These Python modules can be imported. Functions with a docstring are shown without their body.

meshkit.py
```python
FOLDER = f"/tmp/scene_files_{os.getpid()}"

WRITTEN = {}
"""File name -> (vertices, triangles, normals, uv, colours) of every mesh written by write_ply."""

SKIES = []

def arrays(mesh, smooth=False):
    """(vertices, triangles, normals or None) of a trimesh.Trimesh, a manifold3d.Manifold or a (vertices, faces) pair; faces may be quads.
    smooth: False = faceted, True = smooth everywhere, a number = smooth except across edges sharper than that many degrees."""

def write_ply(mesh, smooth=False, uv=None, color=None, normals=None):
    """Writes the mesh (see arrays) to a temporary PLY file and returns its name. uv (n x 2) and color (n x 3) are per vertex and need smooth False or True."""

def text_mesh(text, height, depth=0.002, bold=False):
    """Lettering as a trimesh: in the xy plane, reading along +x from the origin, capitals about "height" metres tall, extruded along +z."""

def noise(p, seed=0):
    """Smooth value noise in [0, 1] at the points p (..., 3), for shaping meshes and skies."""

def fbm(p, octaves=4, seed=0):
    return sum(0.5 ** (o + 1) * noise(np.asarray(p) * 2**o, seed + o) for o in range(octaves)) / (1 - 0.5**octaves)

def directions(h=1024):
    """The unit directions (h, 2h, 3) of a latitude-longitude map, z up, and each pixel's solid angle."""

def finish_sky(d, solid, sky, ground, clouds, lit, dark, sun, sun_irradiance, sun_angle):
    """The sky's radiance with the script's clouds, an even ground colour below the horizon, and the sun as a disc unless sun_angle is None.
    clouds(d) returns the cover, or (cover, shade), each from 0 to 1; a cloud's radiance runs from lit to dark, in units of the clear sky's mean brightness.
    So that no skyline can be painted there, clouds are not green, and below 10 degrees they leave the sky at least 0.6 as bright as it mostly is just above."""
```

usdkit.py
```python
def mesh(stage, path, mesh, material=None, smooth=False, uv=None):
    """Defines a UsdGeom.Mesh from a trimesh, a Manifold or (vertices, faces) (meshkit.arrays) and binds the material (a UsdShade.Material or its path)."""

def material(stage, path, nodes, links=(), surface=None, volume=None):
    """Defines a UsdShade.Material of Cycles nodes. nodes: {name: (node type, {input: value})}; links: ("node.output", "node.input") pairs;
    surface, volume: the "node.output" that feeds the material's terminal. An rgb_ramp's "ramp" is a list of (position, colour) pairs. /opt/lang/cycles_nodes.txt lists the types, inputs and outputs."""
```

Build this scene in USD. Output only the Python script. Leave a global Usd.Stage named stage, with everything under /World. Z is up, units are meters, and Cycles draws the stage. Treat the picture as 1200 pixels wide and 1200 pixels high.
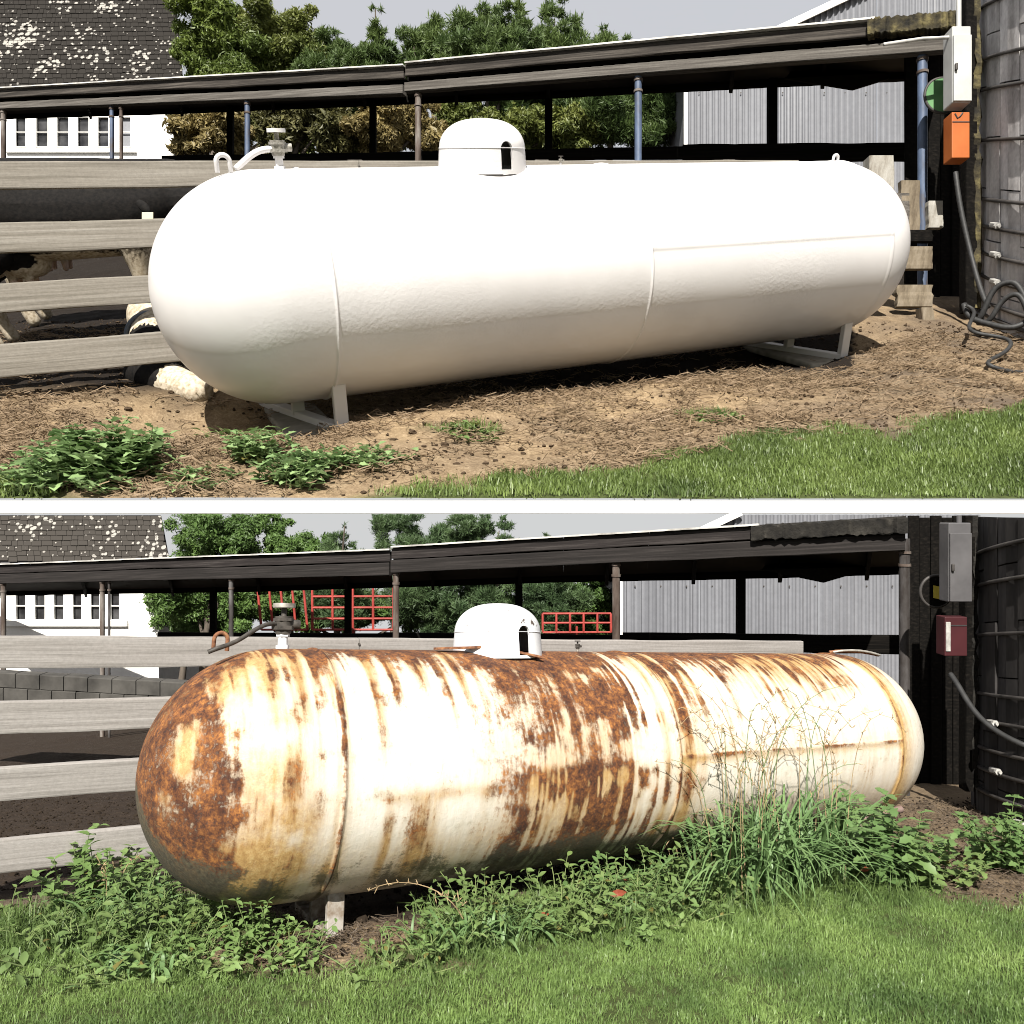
import math
import numpy as np
import trimesh
import manifold3d as m3
from scipy.spatial import cKDTree
from pxr import Usd, UsdGeom, UsdLux, UsdShade, Gf, Sdf, Vt
import usdkit
import meshkit

stage = Usd.Stage.CreateInMemory()
UsdGeom.SetStageUpAxis(stage, UsdGeom.Tokens.z)
world = UsdGeom.Xform.Define(stage, '/World')
stage.SetDefaultPrim(world.GetPrim())
LOOKS = '/World/Looks'
UsdGeom.Scope.Define(stage, LOOKS)

# ------------------------------------------------------------------ camera, sky, sun, exposure
FOC = 960.0                                     # focal length in the 1200 px units used for measuring
cam = UsdGeom.Camera.Define(stage, '/World/camera')
cam.CreateHorizontalApertureAttr(36.0)
cam.CreateFocalLengthAttr(36.0 * FOC / 1200.0)
cam.CreateClippingRangeAttr(Gf.Vec2f(0.05, 5000.0))
cam.AddRotateXOp().Set(90.0)                    # eye at the origin, level, looking along +y
cam.CreateExposureAttr(1.3)

SUN_EL, SUN_AZ = math.radians(45.0), math.radians(180.0 + 10.0)   # azimuth from +y towards +x
sun_dir = np.array([math.cos(SUN_EL) * math.sin(SUN_AZ), math.cos(SUN_EL) * math.cos(SUN_AZ), math.sin(SUN_EL)])
dome = UsdLux.DomeLight.Define(stage, '/World/sky')
dome.GetPrim().SetCustomDataByKey('kind', 'structure')
sky = usdkit.material(stage, LOOKS + '/sky_air', {
    'tc': ('texture_coordinate', {}),
    'up': ('vector_math', {'math_type': 'maximum', 'vector2': (-1.0, -1.0, 0.03)}),
    's': ('sky_texture', {'sky_type': 'single_scattering', 'sun_disc': False, 'sun_elevation': SUN_EL, 'sun_rotation': SUN_AZ,
                          'air_density': 1.0, 'aerosol_density': 2.0}),
    'n': ('noise_texture', {'scale': 1.6, 'detail': 4.0, 'roughness': 0.5}),
    'r': ('rgb_ramp', {'ramp': [(0.0, (0.80, 0.80, 0.80)), (1.0, (0.92, 0.92, 0.92))]}),
    'm': ('mix', {'mix_type': 'mix', 'color2': (4.5, 4.52, 4.64)}),
    'b': ('background_shader', {'strength': 0.06}),
}, [('tc.generated', 'up.vector1'), ('up.vector', 's.vector'), ('tc.generated', 'n.vector'), ('n.fac', 'r.fac'),
    ('s.color', 'm.color1'), ('r.color', 'm.fac'), ('m.color', 'b.color')], surface='b.background')
UsdShade.MaterialBindingAPI.Apply(dome.GetPrim()).Bind(sky)
sun = UsdLux.DistantLight.Define(stage, '/World/sun')
sun.CreateNormalizeAttr(True)
sun.CreateIntensityAttr(1.25)
sun.CreateAngleAttr(0.5)
sun.CreateColorAttr(Gf.Vec3f(1.0, 0.955, 0.88))
zx = sun_dir
xx = np.cross([0, 0, 1.0], zx); xx /= np.linalg.norm(xx)
yx = np.cross(zx, xx)
sun.AddTransformOp().Set(Gf.Matrix4d(*xx, 0, *yx, 0, *zx, 0, 0, 0, 0, 1))

# ------------------------------------------------------------------ the two yards
# The lower yard falls gently away from the camera; the upper yard lies on the hillside terrace behind it.
class Yard:
    def __init__(self, word, k, slope, eye, hor):
        self.word, self.k, self.s, self.eye, self.hor = word, k, slope, eye, hor
    def W(self, x, y, h):                       # yard coordinates (h above the eye's slope plane) to metres
        return np.array([self.k * x, self.k * y, self.k * (h + self.s * y)])
    def at(self, px, row, y):
        return self.W((px - 600) / FOC * y, y, (self.hor - row) / FOC * y)
    def ray(self, px, row):                     # where the sight line meets the ground
        y = self.eye * FOC / (row - self.hor)
        return (px - 600) / FOC * y, y
    def g(self, x, y):                          # ground height in yard units
        return -self.eye + self.bump(np.asarray(x, float), np.asarray(y, float))
    def G(self, x, y, lift=0.0):
        return self.W(x, y, float(self.g(x, y)) + lift)
    def up(self):
        n = np.array([0, -self.s, 1.0]); return n / np.linalg.norm(n)

LOW = Yard('lower', 1.0, -160 / FOC, 1.17, 760.0)
UPP = Yard('upper', 5.5, 415 / FOC, 1.20, 185.0)
EDGE = 1.2 / ((587 - 185) / FOC) * 5.5          # where the terrace begins, metres from the camera
EDGE_Z = -1.2 * 5.5 + UPP.s * EDGE

TANKS = {'lower': (np.array([-1.04, 3.506, -1.112]), np.array([2.067, 5.265, -1.439])),
         'upper': (np.array([-1.117, 3.795, 1.025]), np.array([1.920, 5.135, 1.636]))}
RAD = 0.52

def n2(x, y, f, seed, o=3):
    return meshkit.fbm(np.stack([x * f, y * f, np.zeros_like(x)], -1), o, seed) - 0.5

UP_FEET = [(-0.84, 3.66), (-1.00, 3.78), (-1.15, 3.88), (1.92, 4.88), (1.72, 5.0)]        # hollows worn round the white tank's feet
def low_bump(x, y):
    b = 0.05 * n2(x, y, 1.3, 3) + 0.018 * n2(x, y, 7, 4)
    return b * np.clip((y - 1.0) / 2, 0, 1)
def up_bump(x, y):
    b = 0.06 * n2(x, y, 1.4, 13) + 0.022 * n2(x, y, 8, 14)
    A, B = TANKS['upper']
    d = (B - A)[:2] / np.linalg.norm((B - A)[:2])
    q = -(x - A[0]) * d[1] + (y - A[1]) * d[0]  # behind the tank's axis
    t = (x - A[0]) * d[0] + (y - A[1]) * d[1]
    b = b - 0.15 * np.exp(-((q - 0.25) / 0.30) ** 2) * np.clip((t + 0.9) / 0.5, 0, 1) * np.clip((4.3 - t) / 0.5, 0, 1)
    for fx, fy in UP_FEET: b = b - 0.055 * np.exp(-(((x - fx) ** 2 + (y - fy) ** 2) / 0.16 ** 2))
    return b * np.clip((y - 2.86) / 0.25, 0, 1) + 0.0
LOW.bump, UPP.bump = low_bump, up_bump

# ------------------------------------------------------------------ names, labels, meshes
used = {}
def numbered(path):
    n = used.get(path, 0); used[path] = n + 1
    return path if n == 0 else f'{path}_{n:03d}'
def tag(o, label=None, cat=None, group=None, kind=None):
    p = o.GetPrim() if hasattr(o, 'GetPrim') else o
    for key, v in (('label', label), ('category', cat), ('group', group), ('kind', kind)):
        if v: p.SetCustomDataByKey(key, v)
    return p
LOC = {}
def thing(name, label, cat, loc, group=None, kind=None):
    path = numbered('/World/' + name)
    x = UsdGeom.Xform.Define(stage, path)
    x.AddTranslateOp().Set(Gf.Vec3d(*[float(v) for v in loc]))
    LOC[path] = np.asarray(loc, float)
    return tag(x, label, cat, group, kind)
def arr(mesh):
    if hasattr(mesh, 'to_mesh'):
        mm = mesh.to_mesh(); return np.array(mm.vert_properties[:, :3], float), np.array(mm.tri_verts, int)
    if isinstance(mesh, (tuple, list)): return np.asarray(mesh[0], float), np.asarray(mesh[1], int)
    return np.array(mesh.vertices), np.array(mesh.faces)
def part(parent, name, mesh, mat, smooth=False, label=None, kind=None, vary=None):
    """One Mesh prim under a thing or a part; the mesh comes in world metres."""
    v, f = arr(mesh)
    base = str(parent.GetPath())
    loc = LOC[base]
    path = numbered(base + '/' + name)
    m = usdkit.mesh(stage, path, (v - loc, f), mat, smooth)
    LOC[path] = loc
    if vary is not None:
        UsdGeom.PrimvarsAPI(m).CreatePrimvar('mask', Sdf.ValueTypeNames.Color3fArray, 'vertex').Set(Vt.Vec3fArray.FromNumpy(np.asarray(vary, np.float32)))
    return tag(m, label, None, None, kind)
def solo(name, mesh, mat, label=None, cat=None, kind=None, smooth=False, group=None, vary=None):
    v, f = arr(mesh)
    path = numbered('/World/' + name)
    m = usdkit.mesh(stage, path, (v, f), mat, smooth)
    LOC[path] = np.zeros(3)
    if vary is not None:
        UsdGeom.PrimvarsAPI(m).CreatePrimvar('mask', Sdf.ValueTypeNames.Color3fArray, 'vertex').Set(Vt.Vec3fArray.FromNumpy(np.asarray(vary, np.float32)))
    return tag(m, label, cat, group, kind)
def join(ms):
    vs, fs, n = [], [], 0
    for m in ms:
        v, f = arr(m)
        vs.append(v); fs.append(f + n); n += len(v)
    return np.vstack(vs), np.vstack(fs)

def nrm(v):
    v = np.asarray(v, float); return v / np.linalg.norm(v)
def bar(p0, p1, wide, thick, seg=1, wob=0.0, seed=0, ends=None):
    """A plank from p0 to p1: 'wide' and 'thick' are full cross vectors; bevelled edges; optional waviness."""
    p0, p1, wide, thick = (np.asarray(a, float) for a in (p0, p1, wide, thick))
    c = 0.08
    ring = [(-.5, -.5 + c), (-.5 + c * .6, -.5), (.5 - c * .6, -.5), (.5, -.5 + c), (.5, .5 - c), (.5 - c * .6, .5), (-.5 + c * .6, .5), (-.5, .5 - c)]
    rg = np.random.default_rng(seed)
    vs = []
    for i in range(seg + 1):
        t = i / seg
        o = p0 + (p1 - p0) * t
        if wob and 0 < i < seg: o = o + wide * rg.normal(0, wob) + thick * rg.normal(0, wob)
        for a, b in ring: vs.append(o + wide * a * (1 + (rg.normal(0, wob) if wob else 0)) + thick * b)
    f, n = [], 8
    for i in range(seg):
        for j in range(n):
            a, b = i * n + j, i * n + (j + 1) % n
            f += [(a, b, b + n), (a, b + n, a + n)]
    for j in range(1, n - 1):
        f.append((0, j + 1, j)); f.append((seg * n, seg * n + j, seg * n + j + 1))
    f = np.array(f)
    if np.dot(np.cross(wide, thick), p1 - p0) < 0: f = f[:, ::-1]
    return np.array(vs), f
def tube(pts, r, n=8, cap=True):
    pts = np.asarray(pts, float); r = np.broadcast_to(np.asarray(r, float), len(pts))
    T = np.gradient(pts, axis=0); T /= np.linalg.norm(T, axis=1, keepdims=True)
    a = np.array([0, 0, 1.0]) if abs(T[0][2]) < .9 else np.array([1.0, 0, 0])
    vs = []
    for p, t, q in zip(pts, T, r):
        u = np.cross(t, a); u /= np.linalg.norm(u); a2 = np.cross(u, t); a = a2
        for j in range(n):
            th = 2 * math.pi * j / n
            vs.append(p + q * (math.cos(th) * u + math.sin(th) * a2))
    f = []
    for i in range(len(pts) - 1):
        for j in range(n):
            A, B = i * n + j, i * n + (j + 1) % n
            f += [(A, B + n, B), (A, A + n, B + n)]
    if cap:
        e = (len(pts) - 1) * n
        for j in range(1, n - 1): f += [(0, j, j + 1), (e, e + j + 1, e + j)]
    return np.array(vs), np.array(f)[:, ::-1]
def curve(ctrl, n=24):
    """Smooth line through control points."""
    from scipy.interpolate import CubicSpline
    c = np.asarray(ctrl, float)
    t = np.concatenate([[0], np.cumsum(np.linalg.norm(np.diff(c, axis=0), axis=1))])
    return CubicSpline(t, c)(np.linspace(0, t[-1], n))
def slab(poly, off):
    """A thick sheet: 3-D polygon (fan) pushed along off."""
    p = np.asarray(poly, float); q = p + np.asarray(off, float); n = len(p)
    f = [(0, i, i + 1) for i in range(1, n - 1)] + [(n, n + i + 1, n + i) for i in range(1, n - 1)]
    for i in range(n):
        j = (i + 1) % n
        f += [(i, n + i, n + j), (i, n + j, j)]
    f = np.array(f)
    nn = np.cross(p[1] - p[0], p[2] - p[0])
    if np.dot(nn, off) > 0: f = f[:, ::-1]
    return np.vstack([p, q]), f
def frame_at(o, x, z):
    """4 x 4 with origin o, local x along x, local z near z."""
    x = nrm(x); y = nrm(np.cross(z, x)); z = np.cross(x, y)
    M = np.eye(4); M[:3, 0], M[:3, 1], M[:3, 2], M[:3, 3] = x, y, z, o
    return M
def move(mesh, M):
    v, f = arr(mesh); return v @ M[:3, :3].T + M[:3, 3], f
def rbox(sx, sy, sz, r):
    """Rounded box centred on the origin."""
    s = m3.Manifold.sphere(r, 12)
    return m3.Manifold.batch_hull([s.translate((a * (sx / 2 - r), b * (sy / 2 - r), c * (sz / 2 - r))) for a in (-1, 1) for b in (-1, 1) for c in (-1, 1)])
def scat(path, protos, pos, rot_q, scale, idx):
    pi = UsdGeom.PointInstancer.Define(stage, path)
    rel = pi.CreatePrototypesRel()
    for i, (v, f, mat) in enumerate(protos):
        m = usdkit.mesh(stage, f'{path}/kinds/kind_{i:03d}', (v, f), mat)
        rel.AddTarget(m.GetPath())
    pi.CreatePositionsAttr(Vt.Vec3fArray.FromNumpy(np.asarray(pos, np.float32)))
    pi.CreateOrientationsAttr(Vt.QuathArray([Gf.Quath(float(q[0]), float(q[1]), float(q[2]), float(q[3])) for q in rot_q]))
    pi.CreateScalesAttr(Vt.Vec3fArray.FromNumpy(np.asarray(scale, np.float32)))
    pi.CreateProtoIndicesAttr(Vt.IntArray.FromNumpy(np.asarray(idx, np.int32)))
    return pi
def inpoly(px, py, poly):
    px, py = np.asarray(px), np.asarray(py); c = np.zeros(px.shape, bool); n = len(poly)
    for i in range(n):
        (x1, y1), (x2, y2) = poly[i], poly[(i + 1) % n]
        if y1 == y2: continue
        c ^= ((y1 > py) != (y2 > py)) & (px < (x2 - x1) * (py - y1) / (y2 - y1) + x1)
    return c

# ------------------------------------------------------------------ materials
def noise_mat(name, stops, scale=(1, 1, 1), nscale=5.0, detail=6.0, rough=0.85, bump=0.0, bdist=0.01, spec=0.3, rg=0.62, distort=0.0, metallic=0.0, fine=None, turn=0.0, tilt=0.0):
    nodes = {'tc': ('texture_coordinate', {}), 'mp': ('mapping', {'scale': scale}),
             'n': ('noise_texture', {'scale': nscale, 'detail': detail, 'roughness': rg, 'distortion': distort}),
             'r': ('rgb_ramp', {'ramp': stops}),
             'p': ('principled_bsdf', {'roughness': rough, 'specular_ior_level': spec, 'metallic': metallic})}
    links = [('tc.object', 'mp.vector'), ('mp.vector', 'n.vector'), ('n.fac', 'r.fac')]
    if turn:                                    # grain that follows a board set at an angle in plan
        nodes['vr'] = ('vector_rotate', {'rotate_type': 'z_axis', 'angle': -turn})
        nodes['vt'] = ('vector_rotate', {'rotate_type': 'y_axis', 'angle': tilt})
        links[0] = ('vt.vector', 'mp.vector'); links += [('tc.object', 'vr.vector'), ('vr.vector', 'vt.vector')]
    src = 'r.color'
    if fine:                                    # a second, finer grain multiplied in
        nodes['n2'] = ('noise_texture', {'scale': fine[0], 'detail': 3.0, 'roughness': 0.7})
        nodes['r2'] = ('rgb_ramp', {'ramp': [(0.3, (fine[1],) * 3), (0.7, (1.0,) * 3)]})
        nodes['mx'] = ('mix', {'mix_type': 'multiply', 'fac': 1.0})
        links += [('tc.object', 'n2.vector'), ('n2.fac', 'r2.fac'), ('r.color', 'mx.color1'), ('r2.color', 'mx.color2')]
        src = 'mx.color'
    links.append((src, 'p.base_color'))
    if bump:
        nodes['bp'] = ('bump', {'strength': bump, 'distance': bdist})
        links += [('n.fac', 'bp.height'), ('bp.normal', 'p.normal')]
    return usdkit.material(stage, f'{LOOKS}/{name}', nodes, links, surface='p.BSDF')
def leaf_mat(name, stops, clump=4.0, thru=0.28, rough=0.5):
    return usdkit.material(stage, f'{LOOKS}/{name}', {
        'g': ('geometry', {}), 'tc': ('texture_coordinate', {}),
        'n': ('noise_texture', {'scale': clump, 'detail': 2.0}),
        'a': ('math', {'math_type': 'multiply_add', 'value2': 0.5}), 'b': ('math', {'math_type': 'multiply', 'value2': 0.5}),
        'r': ('rgb_ramp', {'ramp': stops}),
        'p': ('principled_bsdf', {'roughness': rough, 'specular_ior_level': 0.35}), 't': ('translucent_bsdf', {}), 'mx': ('mix_closure', {'fac': thru})},
        [('g.random_per_island', 'a.value1'), ('tc.object', 'n.vector'), ('n.fac', 'b.value1'), ('b.value', 'a.value3'), ('a.value', 'r.fac'),
         ('r.color', 'p.base_color'), ('r.color', 't.color'), ('p.BSDF', 'mx.closure1'), ('t.BSDF', 'mx.closure2')], surface='mx.closure')

def grass_mat(name, stops, k):
    return usdkit.material(stage, f'{LOOKS}/{name}', {
        'g': ('geometry', {}), 'n': ('noise_texture', {'scale': 2.2 / k, 'detail': 4.0}),
        'a': ('math', {'math_type': 'multiply_add', 'value2': 0.45}), 'b': ('math', {'math_type': 'multiply_add', 'value2': 1.1, 'value3': -0.27}),
        'r': ('rgb_ramp', {'ramp': stops}),
        'p': ('principled_bsdf', {'roughness': 0.45, 'specular_ior_level': 0.4}), 't': ('translucent_bsdf', {}), 'mx': ('mix_closure', {'fac': 0.3})},
        [('g.random_per_island', 'a.value1'), ('g.position', 'n.vector'), ('n.fac', 'b.value1'), ('b.value', 'a.value3'), ('a.value', 'r.fac'),
         ('r.color', 'p.base_color'), ('r.color', 't.color'), ('p.BSDF', 'mx.closure1'), ('t.BSDF', 'mx.closure2')], surface='mx.closure')

GRASS = [(0.1, (0.0707, 0.1195, 0.03457)), (0.38, (0.1514, 0.2305, 0.06421)), (0.62, (0.2424, 0.3157, 0.1111)), (0.82, (0.3434, 0.3841, 0.1852)), (0.97, (0.6061, 0.4951, 0.3705))]
GRASS_UP = [(0.1, (0.06138, 0.09335, 0.02381)), (0.38, (0.1227, 0.1722, 0.04367)), (0.66, (0.2004, 0.2407, 0.07144)), (0.88, (0.3068, 0.2991, 0.1192)), (0.99, (0.5524, 0.3793, 0.2381))]

def ground_mat(name, k, dirt, straw, mud_shade, green):
    """Ground colours blended by the sheet's own mask: r lawn, g wet and shade-painted mud, b straw litter; the rest bare dirt."""
    nodes = {'tc': ('texture_coordinate', {}), 'at': ('attribute', {'attribute': 'mask'}), 'se': ('separate_color', {'color_type': 'rgb'}),
             'n': ('noise_texture', {'scale': 18.0 / k, 'detail': 5.0, 'roughness': 0.72}), 'n2': ('noise_texture', {'scale': 90.0 / k, 'detail': 3.0, 'roughness': 0.75}),
             'r1': ('rgb_ramp', {'ramp': dirt}), 'r2': ('rgb_ramp', {'ramp': straw}), 'r3': ('rgb_ramp', {'ramp': mud_shade}), 'r4': ('rgb_ramp', {'ramp': green}),
             'nm': ('mix', {'mix_type': 'mix', 'fac': 0.55}),
             'm1': ('mix', {'mix_type': 'mix'}), 'm2': ('mix', {'mix_type': 'mix'}), 'm3': ('mix', {'mix_type': 'mix'}),
             'bp': ('bump', {'strength': 0.9, 'distance': 0.02 * k}),
             'p': ('principled_bsdf', {'roughness': 0.95, 'specular_ior_level': 0.15})}
    links = [('tc.object', 'n.vector'), ('tc.object', 'n2.vector'), ('at.color', 'se.color'), ('n.color', 'nm.color1'), ('n2.color', 'nm.color2')]
    nodes['bw'] = ('rgb_to_bw', {})
    links += [('nm.color', 'bw.color')] + [('bw.val', f'r{i}.fac') for i in (1, 2, 3, 4)]
    links += [('r1.color', 'm1.color1'), ('r2.color', 'm1.color2'), ('se.b', 'm1.fac'), ('m1.color', 'm2.color1'), ('r3.color', 'm2.color2'), ('se.g', 'm2.fac'),
              ('m2.color', 'm3.color1'), ('r4.color', 'm3.color2'), ('se.r', 'm3.fac'), ('m3.color', 'p.base_color'), ('bw.val', 'bp.height'), ('bp.normal', 'p.normal')]
    return usdkit.material(stage, f'{LOOKS}/{name}', nodes, links, surface='p.BSDF')

DIRT = [(0.3, (0.02938, 0.0211, 0.01497)), (0.5, (0.07711, 0.05783, 0.04119)), (0.7, (0.1469, 0.1172, 0.08606))]
STRAW = [(0.3, (0.07898, 0.05301, 0.02998)), (0.5, (0.2019, 0.1444, 0.08394)), (0.7, (0.4037, 0.3107, 0.1958))]
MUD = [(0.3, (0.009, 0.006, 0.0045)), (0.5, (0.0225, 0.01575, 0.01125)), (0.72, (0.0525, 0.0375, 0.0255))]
SOIL = [(0.3, (0.018, 0.022, 0.008)), (0.5, (0.040, 0.052, 0.016)), (0.7, (0.085, 0.10, 0.035))]

def project(Y, x, y):
    return 600 + FOC * x / y, Y.hor + FOC * Y.eye / np.maximum(y, 1e-6)

def low_mask(x, y):
    px, row = project(LOW, x, np.maximum(y, 0.3))
    w = 26 * n2(x, y, 6, 31) + 30 * n2(x, y, 1.9, 32)
    line = np.interp(px, [-300, 0, 80, 150, 300, 420, 500, 600, 800, 960, 1060, 1110, 1160, 1200, 1500], [1064, 1060, 1046, 1010, 1066, 1088, 1082, 1048, 1010, 985, 1000, 1040, 1052, 1056, 1060])
    lawn = np.clip((row + w - line) / 14, 0, 1)
    bare = np.exp(-(((px - 330) / 120) ** 2 + ((row - 1118) / 26) ** 2)) + 0.8 * np.exp(-(((px - 440) / 60) ** 2 + ((row - 1097) / 14) ** 2)) + 0.45 * np.exp(-(((px - 560) / 70) ** 2 + ((row - 1135) / 12) ** 2))
    lawn = np.clip(lawn - np.clip(2.2 * bare + w / 40 - 0.45, 0, 1), 0, 1)
    tankside = (px < 1040) & (row < line)
    mud_shade = np.where(tankside, 1.0, 0.0) * np.clip((line - row) / 8, 0, 1)
    straw = np.clip(1.5 * bare, 0, 1) * 0.7 + np.where(px > 1040, 0.35, 0.0)
    return lawn, mud_shade, np.clip(straw, 0, 1)
def up_mask(x, y):
    px, row = project(UPP, x, np.maximum(y, 0.3))
    w = 26 * n2(x, y, 6, 41) + 22 * n2(x, y, 1.9, 42)
    line = np.interp(px, [-300, 0, 60, 130, 200, 300, 380, 440, 600, 700, 780, 830, 900, 1040, 1130, 1200, 1500], [535, 545, 555, 585, 600, 600, 588, 572, 552, 541, 527, 507, 494, 492, 478, 464, 440])
    lawn = np.clip((row + 1.0 * w - line) / 18, 0, 1)
    thin = np.exp(-(((px - 545) / 65) ** 2 + ((row - 503) / 9) ** 2)) + 0.8 * np.exp(-(((px - 835) / 40) ** 2 + ((row - 482) / 7) ** 2)) + .5 * np.exp(-(((px - 60) / 90) ** 2 + ((row - 545) / 22) ** 2))
    lawn = np.maximum(lawn, np.clip(1.5 * thin + w / 30 - 0.62, 0, 1))
    mud_shade = np.clip((450 - row + 20 * (px < 250) - np.where(px > 1010, 120, 0)) / 20, 0, 1) * np.where(px < 1000, 1, 0)
    mud_shade = np.maximum(mud_shade, np.where(px < 400, np.clip((y - 4.35) / .3, 0, 1), 0))  # behind the fence: shed and cow shade painted in through this channel
    straw = np.clip(0.75 + w / 30 - np.clip((px - 860) / 300, 0, .35), 0, 1)
    return lawn, mud_shade, straw

def sheet(Y, xs, ys, mask):
    X, Yy = np.meshgrid(xs, ys)
    h = Y.g(X, Yy)
    lawn, mud_shade, straw = mask(X, Yy)
    rough = 0.010 * n2(X, Yy, 32, 9, 2) + 0.012 * n2(X, Yy, 15, 10, 2)
    h = h + rough * (1 - lawn) * np.clip((Yy - 1.5) / 1, 0, 1) * (np.abs(X) < 8) * np.clip((Yy - ys[0]) / .3, 0, 1)
    V = np.stack([Y.k * X, Y.k * Yy, Y.k * (h + Y.s * Yy)], -1).reshape(-1, 3)
    ny, nx = X.shape
    i = (np.arange(ny - 1)[:, None] * nx + np.arange(nx - 1)[None, :]).ravel()
    F = np.vstack([np.stack([i, i + 1, i + nx + 1], 1), np.stack([i, i + nx + 1, i + nx], 1)])
    return V, F, np.stack([lawn, mud_shade, straw], -1).reshape(-1, 3)

fine_x = np.arange(-5, 5.001, 0.034)
outx = 5 + np.cumsum(0.05 * 1.17 ** np.arange(1, 42))
xs = np.concatenate([-outx[::-1], fine_x, outx])
ys = np.concatenate([[-40, -15, -5, -2, 0, 1, 1.6], np.arange(2.0, 7.5, 0.032), 7.5 + np.cumsum(0.045 * 1.12 ** np.arange(0, 60))])
v, f, m = sheet(LOW, xs, ys, low_mask)
solo('ground', (v, f), ground_mat('ground_lower', 1.0, DIRT, STRAW, MUD, SOIL), None, None, 'structure', True, None, m)
yu = np.concatenate([2.8671 + np.concatenate([[0.02], np.arange(0.045, 4.2, 0.03)]), 7.1 + np.cumsum(0.045 * 1.12 ** np.arange(0, 50))])
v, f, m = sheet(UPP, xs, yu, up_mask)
solo('hillside_ground', (v, f), ground_mat('ground_upper', 5.5, DIRT, STRAW, [(q, tuple(.4 * c for c in col)) for q, col in MUD], SOIL), None, None, 'structure', True, None, m)  # darkened mud tones put the shade behind the fence into the ground
# the terrace: a white band dividing the two yards, and a flat slab behind it that carries the hillside
kerb_mat = noise_mat('divider_white', [(0.3, (0.80, 0.80, 0.79)), (0.7, (0.87, 0.87, 0.86))], (1, 1, 1), 3.0, rough=0.8)
zb = -0.033
solo('divider_band', (lambda a: (a[0], a[1]))(bar([-40, EDGE - 0.24, (0.207 + zb) / 2], [40, EDGE - 0.24, (0.207 + zb) / 2], [0, 0, 0.207 - zb], [0, 0.66, 0], 1)), kerb_mat, None, None, 'structure')
solo('terrace_slab', slab([(-300, EDGE + 0.12, zb + 0.02), (300, EDGE + 0.12, zb + 0.02), (300, 600, zb + 0.02), (-300, 600, zb + 0.02)], (0, 0, -0.01)), kerb_mat, None, None, 'structure')

# ------------------------------------------------------------------ lawns, straw, clods
def blades(rg, n, spread, h0, h1, w0, w1, lean):
    V, F = [], []
    for _ in range(n):
        b = np.array([rg.normal(0, spread), rg.normal(0, spread), -0.004])
        h, w, az, l = rg.uniform(h0, h1), rg.uniform(w0, w1), rg.uniform(0, 2 * math.pi), rg.uniform(0.1, 1.0) * lean
        d = np.array([math.cos(az), math.sin(az), 0]); s = np.array([-d[1], d[0], 0]) * w / 2
        a2 = b + d * h * l * 0.35 + np.array([0, 0, h * 0.6]); a3 = b + d * h * l + np.array([0, 0, h * (1 - 0.35 * l)])
        n0 = len(V); V += [b - s, b + s, a2 - s * .8, a2 + s * .8, a3]
        F += [(n0, n0 + 1, n0 + 3), (n0, n0 + 3, n0 + 2), (n0 + 2, n0 + 3, n0 + 4)]
    return np.array(V), np.array(F)
def zq(a, tx=0.0, ty=0.0):
    z = 0 * a
    q = np.stack([np.cos(a / 2), z + tx, z + ty, np.sin(a / 2)], -1); return q / np.linalg.norm(q, axis=1, keepdims=True)
def field(Y, rg, n, y0, y1, half):
    y = np.sqrt(rg.uniform(y0 ** 2, y1 ** 2, n)); x = y * rg.uniform(-half, half, n)
    return x, y
def place(Y, x, y, lift=0.0):
    return np.stack([Y.k * x, Y.k * y, Y.k * (Y.g(x, y) + Y.s * y + lift)], -1)

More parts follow.
